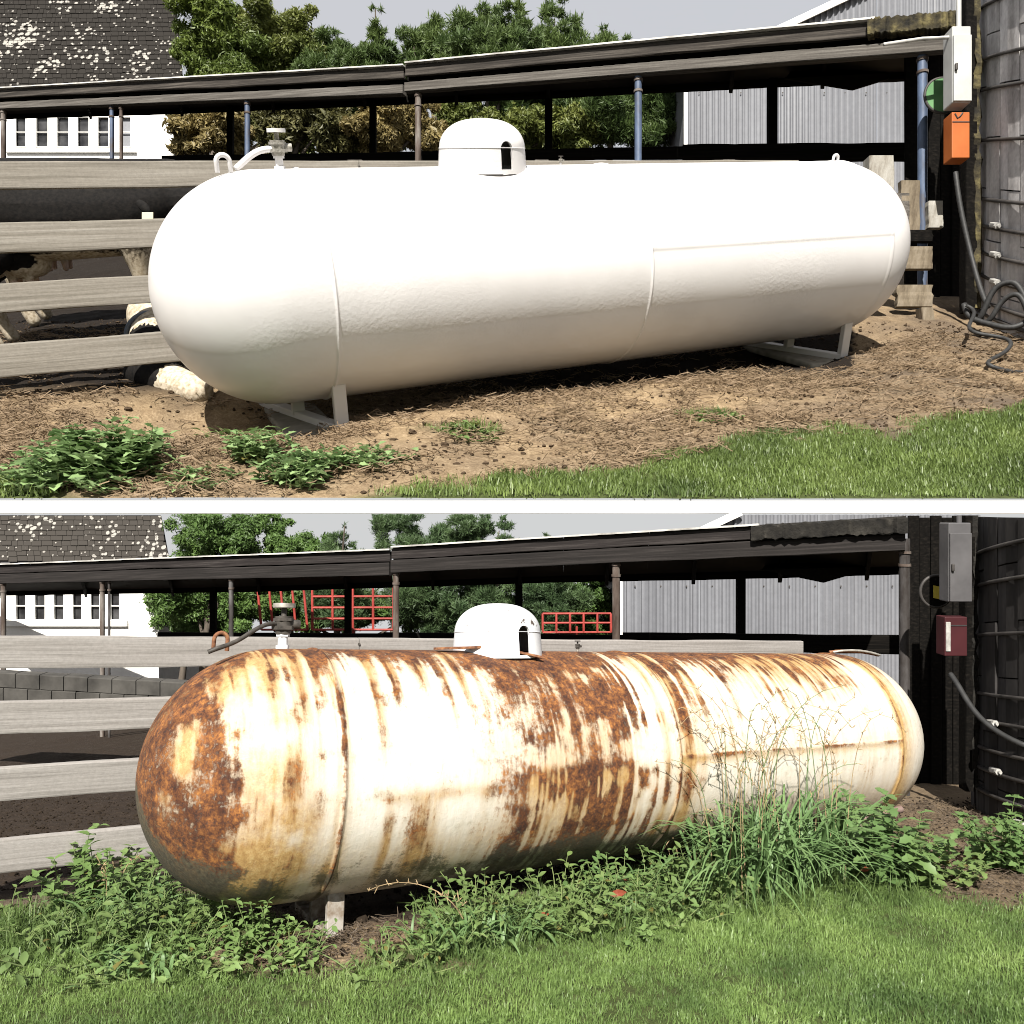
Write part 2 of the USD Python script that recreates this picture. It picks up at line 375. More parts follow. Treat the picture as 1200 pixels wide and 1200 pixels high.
def lawn(Y, name, mask, n, y0, y1, stops, seed):
    rg = np.random.default_rng(seed)
    mat = grass_mat(name + '_blades', stops, Y.k)
    protos = [(*blades(rg, 22, 0.024, 0.018, 0.046, 0.0022, 0.0042, 0.8), mat) for _ in range(4)] + [(*blades(rg, 20, 0.026, 0.025, 0.062, 0.0025, 0.005, 0.95), mat) for _ in range(2)]
    x, y = field(Y, rg, n, y0, y1, 0.95)
    L = mask(x, y)[0]
    keep = rg.random(n) < L ** 1.3
    x, y = x[keep], y[keep]
    patch = 0.55 + 0.7 * np.clip(n2(x, y, 2.4, seed) + 0.25, 0, 1)
    sc = Y.k * patch * rg.uniform(0.75, 1.25, len(x))
    pi = scat('/World/' + name, protos, place(Y, x, y), zq(rg.uniform(0, 6.28, len(x)), rg.normal(0, .08, len(x)), rg.normal(0, .08, len(x))), np.repeat(sc[:, None], 3, 1), rg.choice(6, len(x), p=[.2, .2, .2, .2, .1, .1]))
    return pi
tag(lawn(LOW, 'lawn_grass', low_mask, 49000, 2.3, 6.2, GRASS, 5), 'mown green grass across the front of the yard with the rusty tank', 'grass', None, 'stuff')
tag(lawn(UPP, 'lawn_grass_001', up_mask, 49000, 2.91, 5.0, GRASS_UP, 6), 'mown green grass in the front right of the yard with the white tank', 'grass', None, 'stuff')

def stalk(rg):
    L = rg.uniform(0.025, 0.085); c = rg.normal(0, 0.012, 3) * [1, 1, .3]
    p = curve([[-L / 2, 0, 0], c, [L / 2, 0, 0]], 4)
    return tube(p, rg.uniform(0.0009, 0.0018), 3, False)
def litter(Y, name, mask, n, y0, y1, want, seed, stops, nest=0.03):
    rg = np.random.default_rng(seed)
    mat = usdkit.material(stage, f'{LOOKS}/{name}_stalks', {'g': ('geometry', {}), 'ad': ('math', {'math_type': 'multiply_add', 'value2': .95, 'value3': .05}), 'r': ('rgb_ramp', {'ramp': stops}), 'p': ('principled_bsdf', {'roughness': 0.7})},
                          [('g.random_per_island', 'ad.value1'), ('ad.value', 'r.fac'), ('r.color', 'p.base_color')], surface='p.BSDF')
    protos = []
    for _ in range(6):
        ms = []
        for _ in range(7):
            a = rg.uniform(0, 6.28); R = trimesh.transformations.rotation_matrix(a, [0, 0, 1]) @ trimesh.transformations.rotation_matrix(rg.normal(0, .3), [0, 1, 0])
            R[:3, 3] = [rg.normal(0, nest), rg.normal(0, nest), abs(rg.normal(0.004, 0.005))]
            ms.append(move(stalk(rg), R))
        protos.append((*join(ms), mat))
    x, y = field(Y, rg, n, y0, y1, 0.95)
    keep = rg.random(n) < want(x, y)
    x, y = x[keep], y[keep]
    return scat('/World/' + name, protos, place(Y, x, y, 0.004), zq(rg.uniform(0, 6.28, len(x))), np.repeat((Y.k * rg.uniform(.7, 1.5, len(x)))[:, None], 3, 1), rg.integers(0, 6, len(x)))
SC = [(0.0, (0.1439, 0.09823, 0.05713)), (0.4, (0.3678, 0.2709, 0.16)), (0.8, (0.7673, 0.6268, 0.4001)), (1.0, (1.424, 1.153, 0.7121))]
tag(litter(UPP, 'straw_litter', up_mask, 35000, 2.9, 5.6, lambda x, y: np.clip(up_mask(x, y)[2] * (1 - up_mask(x, y)[0]) * (1 - .8 * up_mask(x, y)[1]), 0, 1) * np.clip(0.55 + 2.2 * n2(x, y, 2.2, 77), 0.08, 1), 7, SC), 'loose tan straw strewn over the bare earth before the white tank', 'straw', None, 'stuff')
tag(litter(LOW, 'straw_litter_001', low_mask, 14000, 2.6, 6.2, lambda x, y: np.clip(low_mask(x, y)[2] * (1 - low_mask(x, y)[0]), 0, 1) * .9, 8, [(0, (0.05, 0.035, 0.022)), (.5, (0.15, 0.11, 0.07)), (1, (0.34, 0.27, 0.19))]), 'dead stalks lying on the bare patches beside the rusty tank', 'straw', None, 'stuff')
def clods(Y, name, n, y0, y1, want, seed, stops):
    rg = np.random.default_rng(seed)
    mat = usdkit.material(stage, f'{LOOKS}/{name}_earth', {'oi': ('geometry', {}), 'r': ('rgb_ramp', {'ramp': stops}), 'p': ('principled_bsdf', {'roughness': 0.95, 'specular_ior_level': .1})}, [('oi.random_per_island', 'r.fac'), ('r.color', 'p.base_color')], surface='p.BSDF')
    protos = []
    for i in range(5):
        s = trimesh.creation.icosphere(1, 0.010); v = s.vertices * (1 + 0.9 * (meshkit.noise(s.vertices * 130 + i * 7)[:, None] - .5)) * [1.2, 1, .75]
        protos.append((v, s.faces, mat))
    x, y = field(Y, rg, n, y0, y1, 0.95)
    keep = rg.random(n) < want(x, y)
    x, y = x[keep], y[keep]
    sz = Y.k * np.exp(rg.normal(-0.75, .45, len(x)))
    return scat('/World/' + name, protos, place(Y, x, y, 0.002), zq(rg.uniform(0, 6.28, len(x))), np.repeat(sz[:, None], 3, 1), rg.integers(0, 5, len(x)))
CL = [(0, (0.0476, 0.03264, 0.0204)), (.6, (0.1292, 0.09112, 0.05712)), (1, (0.272, 0.204, 0.1292))]
tag(clods(UPP, 'earth_clods', 16000, 2.9, 6.0, lambda x, y: (1 - up_mask(x, y)[0]) * (0.35 + .65 * (1 - up_mask(x, y)[2])), 9, CL), 'small earth clods on the bare ground around the white tank', 'clods', None, 'stuff')
tag(clods(LOW, 'earth_clods_001', 16000, 2.8, 6.4, lambda x, y: (1 - low_mask(x, y)[0]) * .9, 10, [(0, (0.018, 0.013, 0.009)), (.6, (0.05, 0.036, 0.025)), (1, (0.14, 0.105, 0.072))]), 'small brown earth clods on the bare ground around the rusty tank', 'clods', None, 'stuff')

# ------------------------------------------------------------------ the two tanks
TS = {}
class TankSpace:
    """A point on or over a tank: s metres along the axis from the left head's centre, a degrees from the crest towards the camera."""
    def __init__(self, Y):
        A, B = TANKS[Y.word]
        self.Y, self.k = Y, Y.k
        self.A, self.B = A * Y.k, B * Y.k
        self.d = nrm(B - A); self.L = float(np.linalg.norm(B - A))
        self.u = nrm(Y.up() - self.d * np.dot(Y.up(), self.d))          # square to the slope
        self.c = nrm(np.cross(self.d, self.u))
        if self.c[1] > 0: self.c = -self.c
    def dirn(self, a):
        a = np.radians(a); return np.outer(np.cos(a), self.u).squeeze() + np.outer(np.sin(a), self.c).squeeze()
    def P(self, s, a, lift=0.0):
        return self.A + self.d * s * self.k + self.dirn(a) * (RAD + lift) * self.k
    def at_px(self, px, a):                                             # s at which the line at angle a crosses a picture column
        lo, hi = -0.3, self.L + 0.3
        for _ in range(50):
            mid = (lo + hi) / 2; p = self.P(mid, a)
            if 600 + FOC * p[0] / p[1] < px: lo = mid
            else: hi = mid
        return (lo + hi) / 2
for Y in (LOW, UPP): TS[Y.word] = TankSpace(Y)

def shell(T, rings, bead, bw, n_theta=220):
    L = T.L
    s = [np.linspace(-RAD, 0, 70) * 1.0, np.linspace(0, L, 330)[1:-1], np.linspace(L, L + RAD, 60)]
    th = np.linspace(0, math.pi / 2, 70)
    prof = [(-RAD * math.cos(t), RAD * math.sin(t)) for t in th]
    ss = np.unique(np.concatenate([np.linspace(0.012, L - 0.012, 260)] + [np.linspace(r - 3 * bw, r + 3 * bw, 15) for r in rings]))
    ss = ss[(ss > 0.005) & (ss < L - 0.005)]
    prof += [(x, RAD) for x in ss]
    prof += [(L + RAD * math.sin(t), RAD * math.cos(t)) for t in th]
    prof = np.array(prof)
    for r in rings: prof[:, 1] += bead * np.exp(-((prof[:, 0] - r) / bw) ** 2)
    ang = np.linspace(0, 360, n_theta, endpoint=False)
    S, A = np.meshgrid(prof[:, 0], ang, indexing='ij')
    R = np.repeat(prof[:, 1][:, None], n_theta, 1)
    return S, A, R
def shell_mesh(T, S, A, R):
    a = np.radians(A)[..., None]
    V = T.A + T.k * (T.d * S[..., None] + R[..., None] * (np.cos(a) * T.u + np.sin(a) * T.c))
    n, m = S.shape
    i = np.arange(n - 1)[:, None] * m; j = np.arange(m)[None]
    a0 = (i + j).ravel(); b0 = (i + (j + 1) % m).ravel()
    F = np.vstack([np.stack([a0, a0 + m, b0 + m], 1), np.stack([a0, b0 + m, b0], 1)])
    V = V.reshape(-1, 3)
    c = V.mean(0); fc = V[F].mean(1); nn = np.cross(V[F[:, 1]] - V[F[:, 0]], V[F[:, 2]] - V[F[:, 0]])
    if (np.einsum('ij,ij->i', nn, fc - c) > 0).mean() < .5: F = F[:, ::-1]
    return V, F

def white_paint(name, k, dirt=0.0):
    return usdkit.material(stage, f'{LOOKS}/{name}', {
        'tc': ('texture_coordinate', {}), 'n': ('noise_texture', {'scale': 3.0 / k, 'detail': 6.0}), 'n2': ('noise_texture', {'scale': 55.0 / k, 'detail': 3.0, 'roughness': .6}),
        'mk': ('noise_texture', {'scale': 1.3 / k, 'detail': 2.0}), 'mr': ('map_range', {'from_min': .5, 'from_max': .72, 'to_min': .02, 'to_max': .3, 'clamp': True}),
        'r': ('rgb_ramp', {'ramp': [(0.3, (0.53 - dirt, 0.517 - dirt, 0.514 - dirt)), (0.6, (0.58, 0.566, 0.563))]}),
        'bp': ('bump', {'distance': 0.006 * k}), 'p': ('principled_bsdf', {'roughness': 0.34, 'specular_ior_level': 0.5, 'coat_weight': 0.15, 'coat_roughness': 0.25})},
        [('tc.object', 'n.vector'), ('tc.object', 'n2.vector'), ('tc.object', 'mk.vector'), ('mk.fac', 'mr.value'), ('mr.result', 'bp.strength'), ('n.fac', 'r.fac'), ('r.color', 'p.base_color'), ('n2.fac', 'bp.height'), ('bp.normal', 'p.normal')], surface='p.BSDF')

def sstep(x, a, b):
    t = np.clip((x - a) / (b - a), 0, 1); return t * t * (3 - 2 * t)
def rust_mask(T, S, A, V):
    """r rust, g tan stain, b grime; wear of the paint in the tank's own coordinates."""
    a = np.where(A > 180, A - 360, A)
    fa = np.abs(a)
    P = (V - T.A) / T.k
    along = S
    # streaks run down the sides: quick along the tank, slow round it
    def streak(fs, ft, seed, o=3): return meshkit.fbm(np.stack([along * fs, a * ft, 0 * a], -1), o, seed) - 0.5
    blot = meshkit.fbm(P.reshape(V.shape) * 3.2, 5, 61) - 0.5
    blot2 = meshkit.fbm(P * 9.0, 4, 62) - 0.5
    r1, r2, r3 = 0.163, 1.843, 3.54
    s1, st, st2, s4 = streak(5.5, 0.006, 65), streak(16, 0.012, 63), streak(44, 0.020, 64), streak(120, 0.03, 66)
    jag = .40 * s1 + .55 * st + .65 * st2 + .65 * s4 + .55 * blot2
    rust = np.zeros_like(S); tan = np.zeros_like(S); grime = np.zeros_like(S)
    # crest: brown along the top, breaking up down the shoulder
    rust += 0.92 * (1 - sstep(fa, 5 + 30 * jag, 36 + 80 * jag)) * sstep(along, -.40, -.10)
    tan += 0.55 * (1 - sstep(fa, 10, 58 + 70 * jag))
    # the heavy patch below the dome: solid at the crest, speckled runs lower down
    mid = sstep(along, 0.56 + .35 * jag, 1.20 + .35 * jag) * (1 - sstep(along, 1.52 + .30 * jag, 1.74 + .30 * jag))
    base = np.interp(fa, [0, 18, 34, 55, 72, 86, 92], [.95, .90, .72, .58, .42, .30, .22])
    rust += mid * np.clip(base + 1.15 * jag * sstep(fa, 8, 40) + .8 * blot2 * sstep(fa, 20, 50), 0.06, .95)
    tan += mid * 0.62 * (1 - sstep(fa, 90, 130))
    # the level rust line and its drips
    ln = sstep(along, 0.74 + .25 * jag, 1.08 + .25 * jag) * (1 - sstep(along, 1.52 + .2 * jag, 1.74 + .2 * jag))
    crust = np.exp(-((a - 91.5 - 12 * st - 8 * st2 - 10 * blot2) / 4.0) ** 2) * np.clip(.78 + 1.3 * jag, 0, 1)
    drip = np.where(a > 90, np.exp(-np.clip(a - 90, 0, None) / np.clip(20 + 60 * jag, 5, 70)), 0) * np.clip(.62 + 1.7 * jag + .6 * blot2, 0, 1)
    rust += ln * np.maximum(.85 * crust, .9 * drip)
    tan += ln * (0.35 + .9 * np.clip(jag + .15, 0, 1)) * sstep(a, 86, 93) * (1 - sstep(a, 112, 150))
    ln2 = sstep(along, 0.25, .36) * (1 - sstep(along, 0.76, 0.88))
    tan += ln2 * (0.45 + .8 * (blot2 + blot)) * np.exp(-((a - 96 - 14 * blot) / 3.2) ** 2); rust += ln2 * .34 * np.exp(-((a - 96 - 14 * blot) / 2.8) ** 2) * (.5 + 2 * blot2)
    # dark underside of that section
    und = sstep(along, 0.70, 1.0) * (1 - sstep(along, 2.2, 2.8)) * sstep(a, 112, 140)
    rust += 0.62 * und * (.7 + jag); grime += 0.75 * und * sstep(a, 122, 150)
    # right-hand section
    rt = sstep(along, 2.15, 2.75 + .4 * st) * (1 - sstep(along, 3.22, 3.42))
    fade = np.clip(1.0 - np.clip(fa - 4, 0, None) / (40 + 90 * np.clip(jag + .2, 0, 1)), 0, 1)
    rust += rt * np.clip(.74 * fade + 1.2 * jag * fade + .5 * blot2 * fade, 0, .95); tan += rt * 0.6 * (1 - sstep(fa, 30, 80 + 90 * jag))
    # weld beads, and runs beside the middle one
    for r, wd, am in ((r1, 0.013, 0.72), (r2, 0.010, 0.55), (r3, 0.010, 0.40)):
        rust += am * np.exp(-((along - r) / wd) ** 2) * (0.75 + 1.2 * blot + .8 * blot2); tan += 0.5 * np.exp(-((along - r) / (2.6 * wd)) ** 2)
    run = np.exp(-((along - 1.905 - 0.02 * st) / 0.036) ** 2)
    rust += run * 0.55 * (1 - sstep(fa, 108, 126)) * np.clip(0.8 + 2.2 * (st2 + blot2), 0, 1.3); tan += run * 0.75 * (1 - sstep(fa, 118, 138))
    run = np.exp(-((along - 1.77) / 0.03) ** 2); tan += run * .5; rust += run * .34 * sstep(a, 86, 96) * (1 - sstep(a, 105, 118))
    for q, wd, a0, a1, am in ((.33, .03, 10, 85, .55), (.42, .015, 5, 60, .6), (.55, .035, 8, 50, .6), (.66, .016, 10, 74, .6), (.74, .02, 5, 60, .5), (.50, .05, 100, 150, .40), (.36, .02, 104, 150, .3), (-.10, .04, 14, 60, .40), (0.02, .030, 5, 64, .55), (.09, .02, 5, 50, .5), (2.05, .014, 20, 70, .4), (2.0, .02, 5, 50, .4)):
        w = np.exp(-((along - q - .03 * st) / wd) ** 2) * sstep(fa, a0 - 10, a0 + 5) * (1 - sstep(fa, a1 - 30, a1 + 14))
        tan += w * .8; rust += w * am * np.clip(0.75 + 1.8 * (st2 + blot2), 0, 1.2)
    # seam between the middle and right-hand welds
    seam = (along > r2) & (along < r3)
    rust += seam * 0.62 * np.exp(-((a - 88) / 0.9) ** 2) * np.clip(0.75 + 2.5 * blot2 + blot, 0, 1.2); tan += seam * .45 * np.exp(-((a - 89.5) / 3.0) ** 2)
    # left head: rust over the end, breaking into clear paint on the shoulder, runs inside it
    sw = 0.16 * blot + 0.10 * blot2 + .10 * jag
    sw = .8 * sw + .07 * sstep(a, 50, 80)
    hd = 1 - sstep(along, -0.33 + sw, -0.20 + sw)
    rust += hd * (0.80 + 0.45 * blot2)
    tan += .6 * (1 - sstep(along, -0.25 + sw, -0.05 + sw))
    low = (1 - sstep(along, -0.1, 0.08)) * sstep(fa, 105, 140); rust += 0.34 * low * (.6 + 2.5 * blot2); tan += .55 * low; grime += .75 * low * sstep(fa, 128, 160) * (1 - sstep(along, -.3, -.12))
    for (q, qa, wq, wa, am) in ((-.385, 64, .040, 20, .80), (-.46, 100, .022, 14, .35), (-.28, 36, .03, 12, .4)):
        clear = np.exp(-(((along - q + .12 * blot) / wq) ** 2 + ((a - qa - 50 * blot - 20 * blot2) / wa) ** 2)); rust -= am * clear * (1 + 1.2 * blot2); tan += .3 * clear
    hb = (1 - sstep(along, 0.0, 0.12)) * sstep(along, -.28, -.1); tan += hb * (0.18 + 1.0 * np.clip(blot + .05, 0, 1)); rust += hb * .45 * np.clip(jag + blot2, 0, 1)
    w = np.exp(-(((along - 0.02 - .1 * blot) / 0.075) ** 2 + ((a - 112 - 40 * blot) / 18) ** 2)) * np.clip(.7 + 2.5 * blot2, 0, 1); tan += .95 * w; rust += .12 * w
    # grime low down, faint rub marks and pock marks all over
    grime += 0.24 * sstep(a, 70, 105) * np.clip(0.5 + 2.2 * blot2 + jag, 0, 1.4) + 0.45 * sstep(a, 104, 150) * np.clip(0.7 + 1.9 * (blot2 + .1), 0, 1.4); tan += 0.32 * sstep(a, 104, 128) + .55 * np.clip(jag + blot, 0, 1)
    rust += 0.34 * np.clip(jag + blot + .06, 0, 1) + .13 * sstep(blot2, .02, .16)
    right = sstep(along, 1.7, 1.9); tan += .12 * right; tan += .55 * sstep(along, 3.50, 3.56) * (1 - sstep(along, 3.58, 3.70))
    return np.stack([np.clip(rust + .10 * (blot2 + st2) * (rust > .3), 0, .93), np.clip(tan, 0, 1), np.clip(grime, 0, 1)], -1)

rusty = usdkit.material(stage, LOOKS + '/rusted_white_paint', {
    'tc': ('texture_coordinate', {}), 'at': ('attribute', {'attribute': 'mask'}), 'se': ('separate_color', {'color_type': 'rgb'}), 'wrap': ('attribute', {'attribute': 'wrap'}),
    'n': ('noise_texture', {'scale': 42.0, 'detail': 6.0, 'roughness': 0.82}), 'n2': ('noise_texture', {'scale': 11.0, 'detail': 6.0, 'roughness': 0.7}), 'n3': ('noise_texture', {'scale': 85.0, 'detail': 5.0, 'roughness': 0.7}),
    'ns': ('noise_texture', {'scale': 1.0, 'detail': 6.0, 'roughness': 0.7}),
    'q1': ('math', {'math_type': 'multiply', 'value2': 0.66}), 'q2': ('math', {'math_type': 'multiply_add', 'value2': 0.34}),
    'sp': ('map_range', {'from_min': 0.30, 'from_max': 0.70, 'clamp': True}),          # speckle, partly drawn out into runs
    'ad': ('math', {'math_type': 'add'}), 'mr': ('map_range', {'from_min': 0.80, 'from_max': 1.18, 'clamp': True}),
    'qs': ('math', {'math_type': 'multiply_add', 'value2': 0.5}), 'qn': ('math', {'math_type': 'multiply', 'value2': 0.6}),
    'ad2': ('math', {'math_type': 'add'}), 'mr2': ('map_range', {'from_min': 0.50, 'from_max': 1.50, 'to_max': 0.95, 'clamp': True}),
    'ad3': ('math', {'math_type': 'add'}), 'mr3': ('map_range', {'from_min': 0.90, 'from_max': 1.10, 'to_max': 0.85, 'clamp': True}),
    'paint': ('rgb_ramp', {'ramp': [(0.28, (0.33, 0.295, 0.235)), (0.42, (0.50, 0.475, 0.42)), (0.62, (0.58, 0.56, 0.515))]}),
    'stain': ('rgb_ramp', {'ramp': [(0.3, (0.1932, 0.0966, 0.02392)), (0.5, (0.3128, 0.1886, 0.06256)), (0.7, (0.4416, 0.3266, 0.1518))]}),
    'rustc': ('rgb_ramp', {'ramp': [(0.33, (0.016, 0.009, 0.007)), (0.43, (0.060, 0.023, 0.012)), (0.52, (0.135, 0.050, 0.015)), (0.66, (0.27, 0.118, 0.030))]}),
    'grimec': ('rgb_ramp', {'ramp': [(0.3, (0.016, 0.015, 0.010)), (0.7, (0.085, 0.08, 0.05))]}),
    'rd': ('rgb_ramp', {'ramp': [(0.40, (0.42, 0.36, 0.38)), (0.62, (1.25, 1.25, 1.15))]}), 'rm': ('mix', {'mix_type': 'multiply', 'fac': 1.0}), 'm1': ('mix', {'mix_type': 'mix'}), 'm2': ('mix', {'mix_type': 'mix'}), 'm3': ('mix', {'mix_type': 'mix'}),
    'ro': ('map_range', {'to_min': 0.45, 'to_max': 0.92}), 'bp': ('bump', {'strength': 0.5, 'distance': 0.003}), 'p': ('principled_bsdf', {'specular_ior_level': 0.4})},
    [('tc.object', 'n.vector'), ('tc.object', 'n2.vector'), ('tc.object', 'n3.vector'), ('at.color', 'se.color'), ('wrap.vector', 'ns.vector'),
     ('n.fac', 'q1.value1'), ('ns.fac', 'q2.value1'), ('q1.value', 'q2.value3'), ('q2.value', 'sp.value'),
     ('se.r', 'ad.value1'), ('sp.result', 'ad.value2'), ('ad.value', 'mr.value'),
     ('n2.fac', 'qn.value1'), ('ns.fac', 'qs.value1'), ('qn.value', 'qs.value3'), ('qs.value', 'ad2.value1'), ('se.g', 'ad2.value2'), ('ad2.value', 'mr2.value'),
     ('se.b', 'ad3.value1'), ('n3.fac', 'ad3.value2'), ('ad3.value', 'mr3.value'),
     ('n2.fac', 'paint.fac'), ('n.fac', 'stain.fac'), ('n.fac', 'rustc.fac'), ('n3.fac', 'grimec.fac'),
     ('paint.color', 'm1.color1'), ('stain.color', 'm1.color2'), ('mr2.result', 'm1.fac'),
     ('m1.color', 'm2.color1'), ('rustc.color', 'rm.color1'), ('n2.fac', 'rd.fac'), ('rd.color', 'rm.color2'), ('rm.color', 'm2.color2'), ('mr.result', 'm2.fac'),
     ('m2.color', 'm3.color1'), ('grimec.color', 'm3.color2'), ('mr3.result', 'm3.fac'), ('m3.color', 'p.base_color'),
     ('mr.result', 'ro.value'), ('ro.result', 'p.roughness'), ('ad.value', 'bp.height'), ('bp.normal', 'p.normal')], surface='p.BSDF')
rust_iron = noise_mat('rusted_iron', [(0.3, (0.04, 0.02, 0.013)), (0.5, (0.14, 0.06, 0.03)), (0.7, (0.26, 0.13, 0.06))], (1, 1, 1), 40.0, rough=0.9, bump=0.4, bdist=0.003)
dark_iron = noise_mat('dark_iron', [(0.3, (0.025, 0.023, 0.021)), (0.7, (0.09, 0.08, 0.07))], (1, 1, 1), 25.0, rough=0.6, metallic=0.4)
brass = noise_mat('dull_galvanised_metal', [(0.3, (0.16, 0.15, 0.13)), (0.7, (0.42, 0.40, 0.36))], (1, 1, 1), 22.0, rough=0.55, metallic=0.5)
white_up = white_paint('white_gloss_paint', 5.5)
white_low = noise_mat('chipped_white_paint', [(0.355, (0.07, 0.055, 0.045)), (0.375, (0.50, 0.51, 0.53)), (0.7, (0.60, 0.61, 0.63))], (1, 1, 1), 7.0, rough=0.4)
black_rubber = noise_mat('black_rubber', [(0.3, (0.012, 0.012, 0.012)), (0.7, (0.03, 0.03, 0.03))], (1, 1, 1), 10.0, rough=0.6)
concrete_pad = noise_mat('pad_concrete', [(0.3, (0.17, 0.155, 0.13)), (0.7, (0.28, 0.26, 0.22))], (1, 1, 1), 3.0, rough=0.9)
hood_hole = black_rubber

def hood(T, name, px, wide, high, mat, label, notch_deg, inner):
    """Domed cover over the fittings: a hollow lathed cap with an arched opening."""
    k = T.k; s = T.at_px(px, 0)
    o = T.P(s, 0, -0.035)
    prof = []
    r = wide / 2
    for t in np.linspace(0, 1, 16): prof.append((r * (1 - 0.04 * t), 0.46 * high * t))
    for t in np.linspace(0.08, 1, 16):
        a = t * math.pi / 2; prof.append((r * 0.96 * math.cos(a) ** 0.80 if t < 1 else 0.0, 0.46 * high + 0.54 * high * math.sin(a)))
    prof = [(x * k, z * k) for x, z in prof]
    out = m3.CrossSection([[(0, 0)] + prof]).revolve(64)
    ins = out.scale((0.94, 0.94, 0.96)).translate((0, 0, -0.002 * k))
    cap = out - ins
    w, hh = 0.15 * wide * k, 0.36 * high * k
    arch = m3.Manifold.batch_hull([m3.Manifold.cube((w, 1.2 * r * k, 0.02), True), m3.Manifold.cylinder(1.2 * r * k, w / 2, w / 2, 24, True).rotate((90, 0, 0)).translate((0, 0, hh))]).translate((0, -0.6 * r * k, 0.09 * high * k))
    cap = cap - arch.rotate((0, 0, notch_deg))
    right = nrm(T.d - T.Y.up() * np.dot(T.d, T.Y.up()))
    M = frame_at(o, right, T.Y.up())
    th = thing(name, label, 'hood', o)
    part(th, 'dome', move(cap, M), mat, 40)
    lip = tube(np.array([(r * 0.965 * k * math.cos(a), r * 0.965 * k * math.sin(a), 0.465 * high * k) for a in np.linspace(0, 2 * math.pi, 65)]), 0.0016 * k, 6, False)
    part(th, 'rolled_edge', move(lip, M), mat, True)
    # regulator and valve seen through the opening
    ms = [move(m3.Manifold.cylinder(0.16 * k, 0.035 * k, 0.03 * k, 16), M), move(m3.Manifold.sphere(0.05 * k, 16).translate((0.02 * k, -0.05 * k, 0.09 * k)), M)]
    part(th, 'regulator', join(ms), inner, 40)
    return th, M, s

def lug(T, name, s, a, hgt, wid, r, mat, label, cat='lifting lug', across=False):
    o = T.P(s, a, -0.01); n = T.dirn(a); d = T.d if not across else T.c
    k = T.k
    pts = [o - d * wid / 2 * k, o - d * wid / 2 * k + n * hgt * .6 * k] + [o + k * (d * (-wid / 2 * math.cos(t)) + n * (hgt * .62 + hgt * .38 * math.sin(t))) for t in np.linspace(.25, math.pi - .25, 9)] + [o + d * wid / 2 * k + n * hgt * .6 * k, o + d * wid / 2 * k]
    return tube(pts, r * k, 8)

def valve(T, name, px, rows, mat, label):
    """Riser pipe, body, bonnet and a flat handwheel on the tank's crest."""
    k = T.k; Y = T.Y; s = T.at_px(px, 0); o = T.P(s, 0, -0.01)
    H = rows * o[1] / FOC
    M = frame_at(o, nrm(T.d - Y.up() * np.dot(T.d, Y.up())), Y.up())
    th = thing(name, label, 'valve', o)
    c = lambda h0, h1, r0, r1, n=16: move(m3.Manifold.cylinder((h1 - h0) * H, r0 * H, r1 * H, n).translate((0, 0, h0 * H)), M)
    part(th, 'riser_pipe', join([c(-.1, .34, .10, .10), c(.05, .12, .14, .14, 6), c(.3, .36, .14, .14, 6)]), mat[0], 40)
    body = [c(.36, .72, .16, .19), c(.44, .52, .24, .24, 6), c(.62, .68, .22, .22, 6), move(m3.Manifold.cylinder(.34 * H, .10 * H, .10 * H, 12).rotate((0, 90, 0)).translate((0.0, 0, .55 * H)), M)]
    part(th, 'valve_body', join(body), mat[1], 40)
    part(th, 'stem', c(.72, .93, .06, .06), mat[1], 40)
    wheel = m3.Manifold.cylinder(.09 * H, .23 * H, .23 * H, 20).translate((0, 0, .90 * H))
    part(th, 'handwheel', move(wheel, M), mat[2], 40)
    return M, H, o

# white tank
T = TS['upper']; Y = UPP
rings_u = [T.at_px(396, 95), T.at_px(765, 80), T.at_px(1043, 95)]
S, A, R = shell(T, rings_u, 0.0065, 0.006)
seam = (S > rings_u[1]) & (S < rings_u[2])
R = R + (0.007 * np.exp(-((A - 74) / 0.9) ** 2) - 0.006 * np.exp(-((A - 76.2) / 0.7) ** 2)) * seam
lumps = meshkit.fbm(np.stack([S * 18, A * 0.16, 0 * S], -1), 3, 21) - 0.5
band = np.exp(-((A - 128) / 13) ** 2) * (0.4 + meshkit.noise(np.stack([S * 2.0, 0 * S, 0 * S], -1), 5))
R = R + 0.0035 * lumps * band * (S > 0.1) * (S < T.L)
V, F = shell_mesh(T, S, A, R)
wt = thing('propane_tank', 'clean glossy white propane tank lying on white legs over straw and earth', 'tank', T.A - T.u * RAD * T.k)
part(wt, 'tank_shell', (V, F), white_up, True)

def leg(T, th, px, mat, width=0.062, span=0.33, drop=0.078, skew=0.26):
    k = T.k; s = T.at_px(px, 150)
    base = T.A + T.d * s * k
    w = T.d * width * k
    feet, w = [], T.d * width * k
    for q in (span, 0.0, -span):
        base = T.A + T.d * (s - skew * (span - q) / (2 * span)) * k
        top = base + T.c * q * k - T.u * math.sqrt(RAD ** 2 - q * q) * 0.97 * k
        bot = base + T.c * q * k - T.u * (RAD + drop) * k
        th_v = T.c * 0.034 * k
        part(th, 'leg', bar(top, bot, w, th_v), mat, 30)
        feet.append(bot)
    part(th, 'foot_bar', bar(feet[0] + T.c * 0.011 * k, feet[2] - T.c * 0.011 * k, w, T.u * 0.034 * k), mat, 30)
    return feet
feet_l = leg(T, wt, 393, white_up)
feet_r = leg(T, wt, 981, white_up)
for fb, lb in ((feet_l, 'flat concrete pad under the left legs of the white tank'), (feet_r, 'flat concrete pad under the right legs of the white tank')):
    c = (fb[0] + fb[2]) / 2 - T.u * 0.036 * T.k
    M = frame_at(c, T.c, T.u)
    tag(solo('concrete_pad', move(rbox(0.70 * 5.5, 0.26 * 5.5, 0.04 * 5.5, 0.015 * 5.5), M), concrete_pad, lb, 'pad', smooth=30, group='concrete pads under the white tank'))
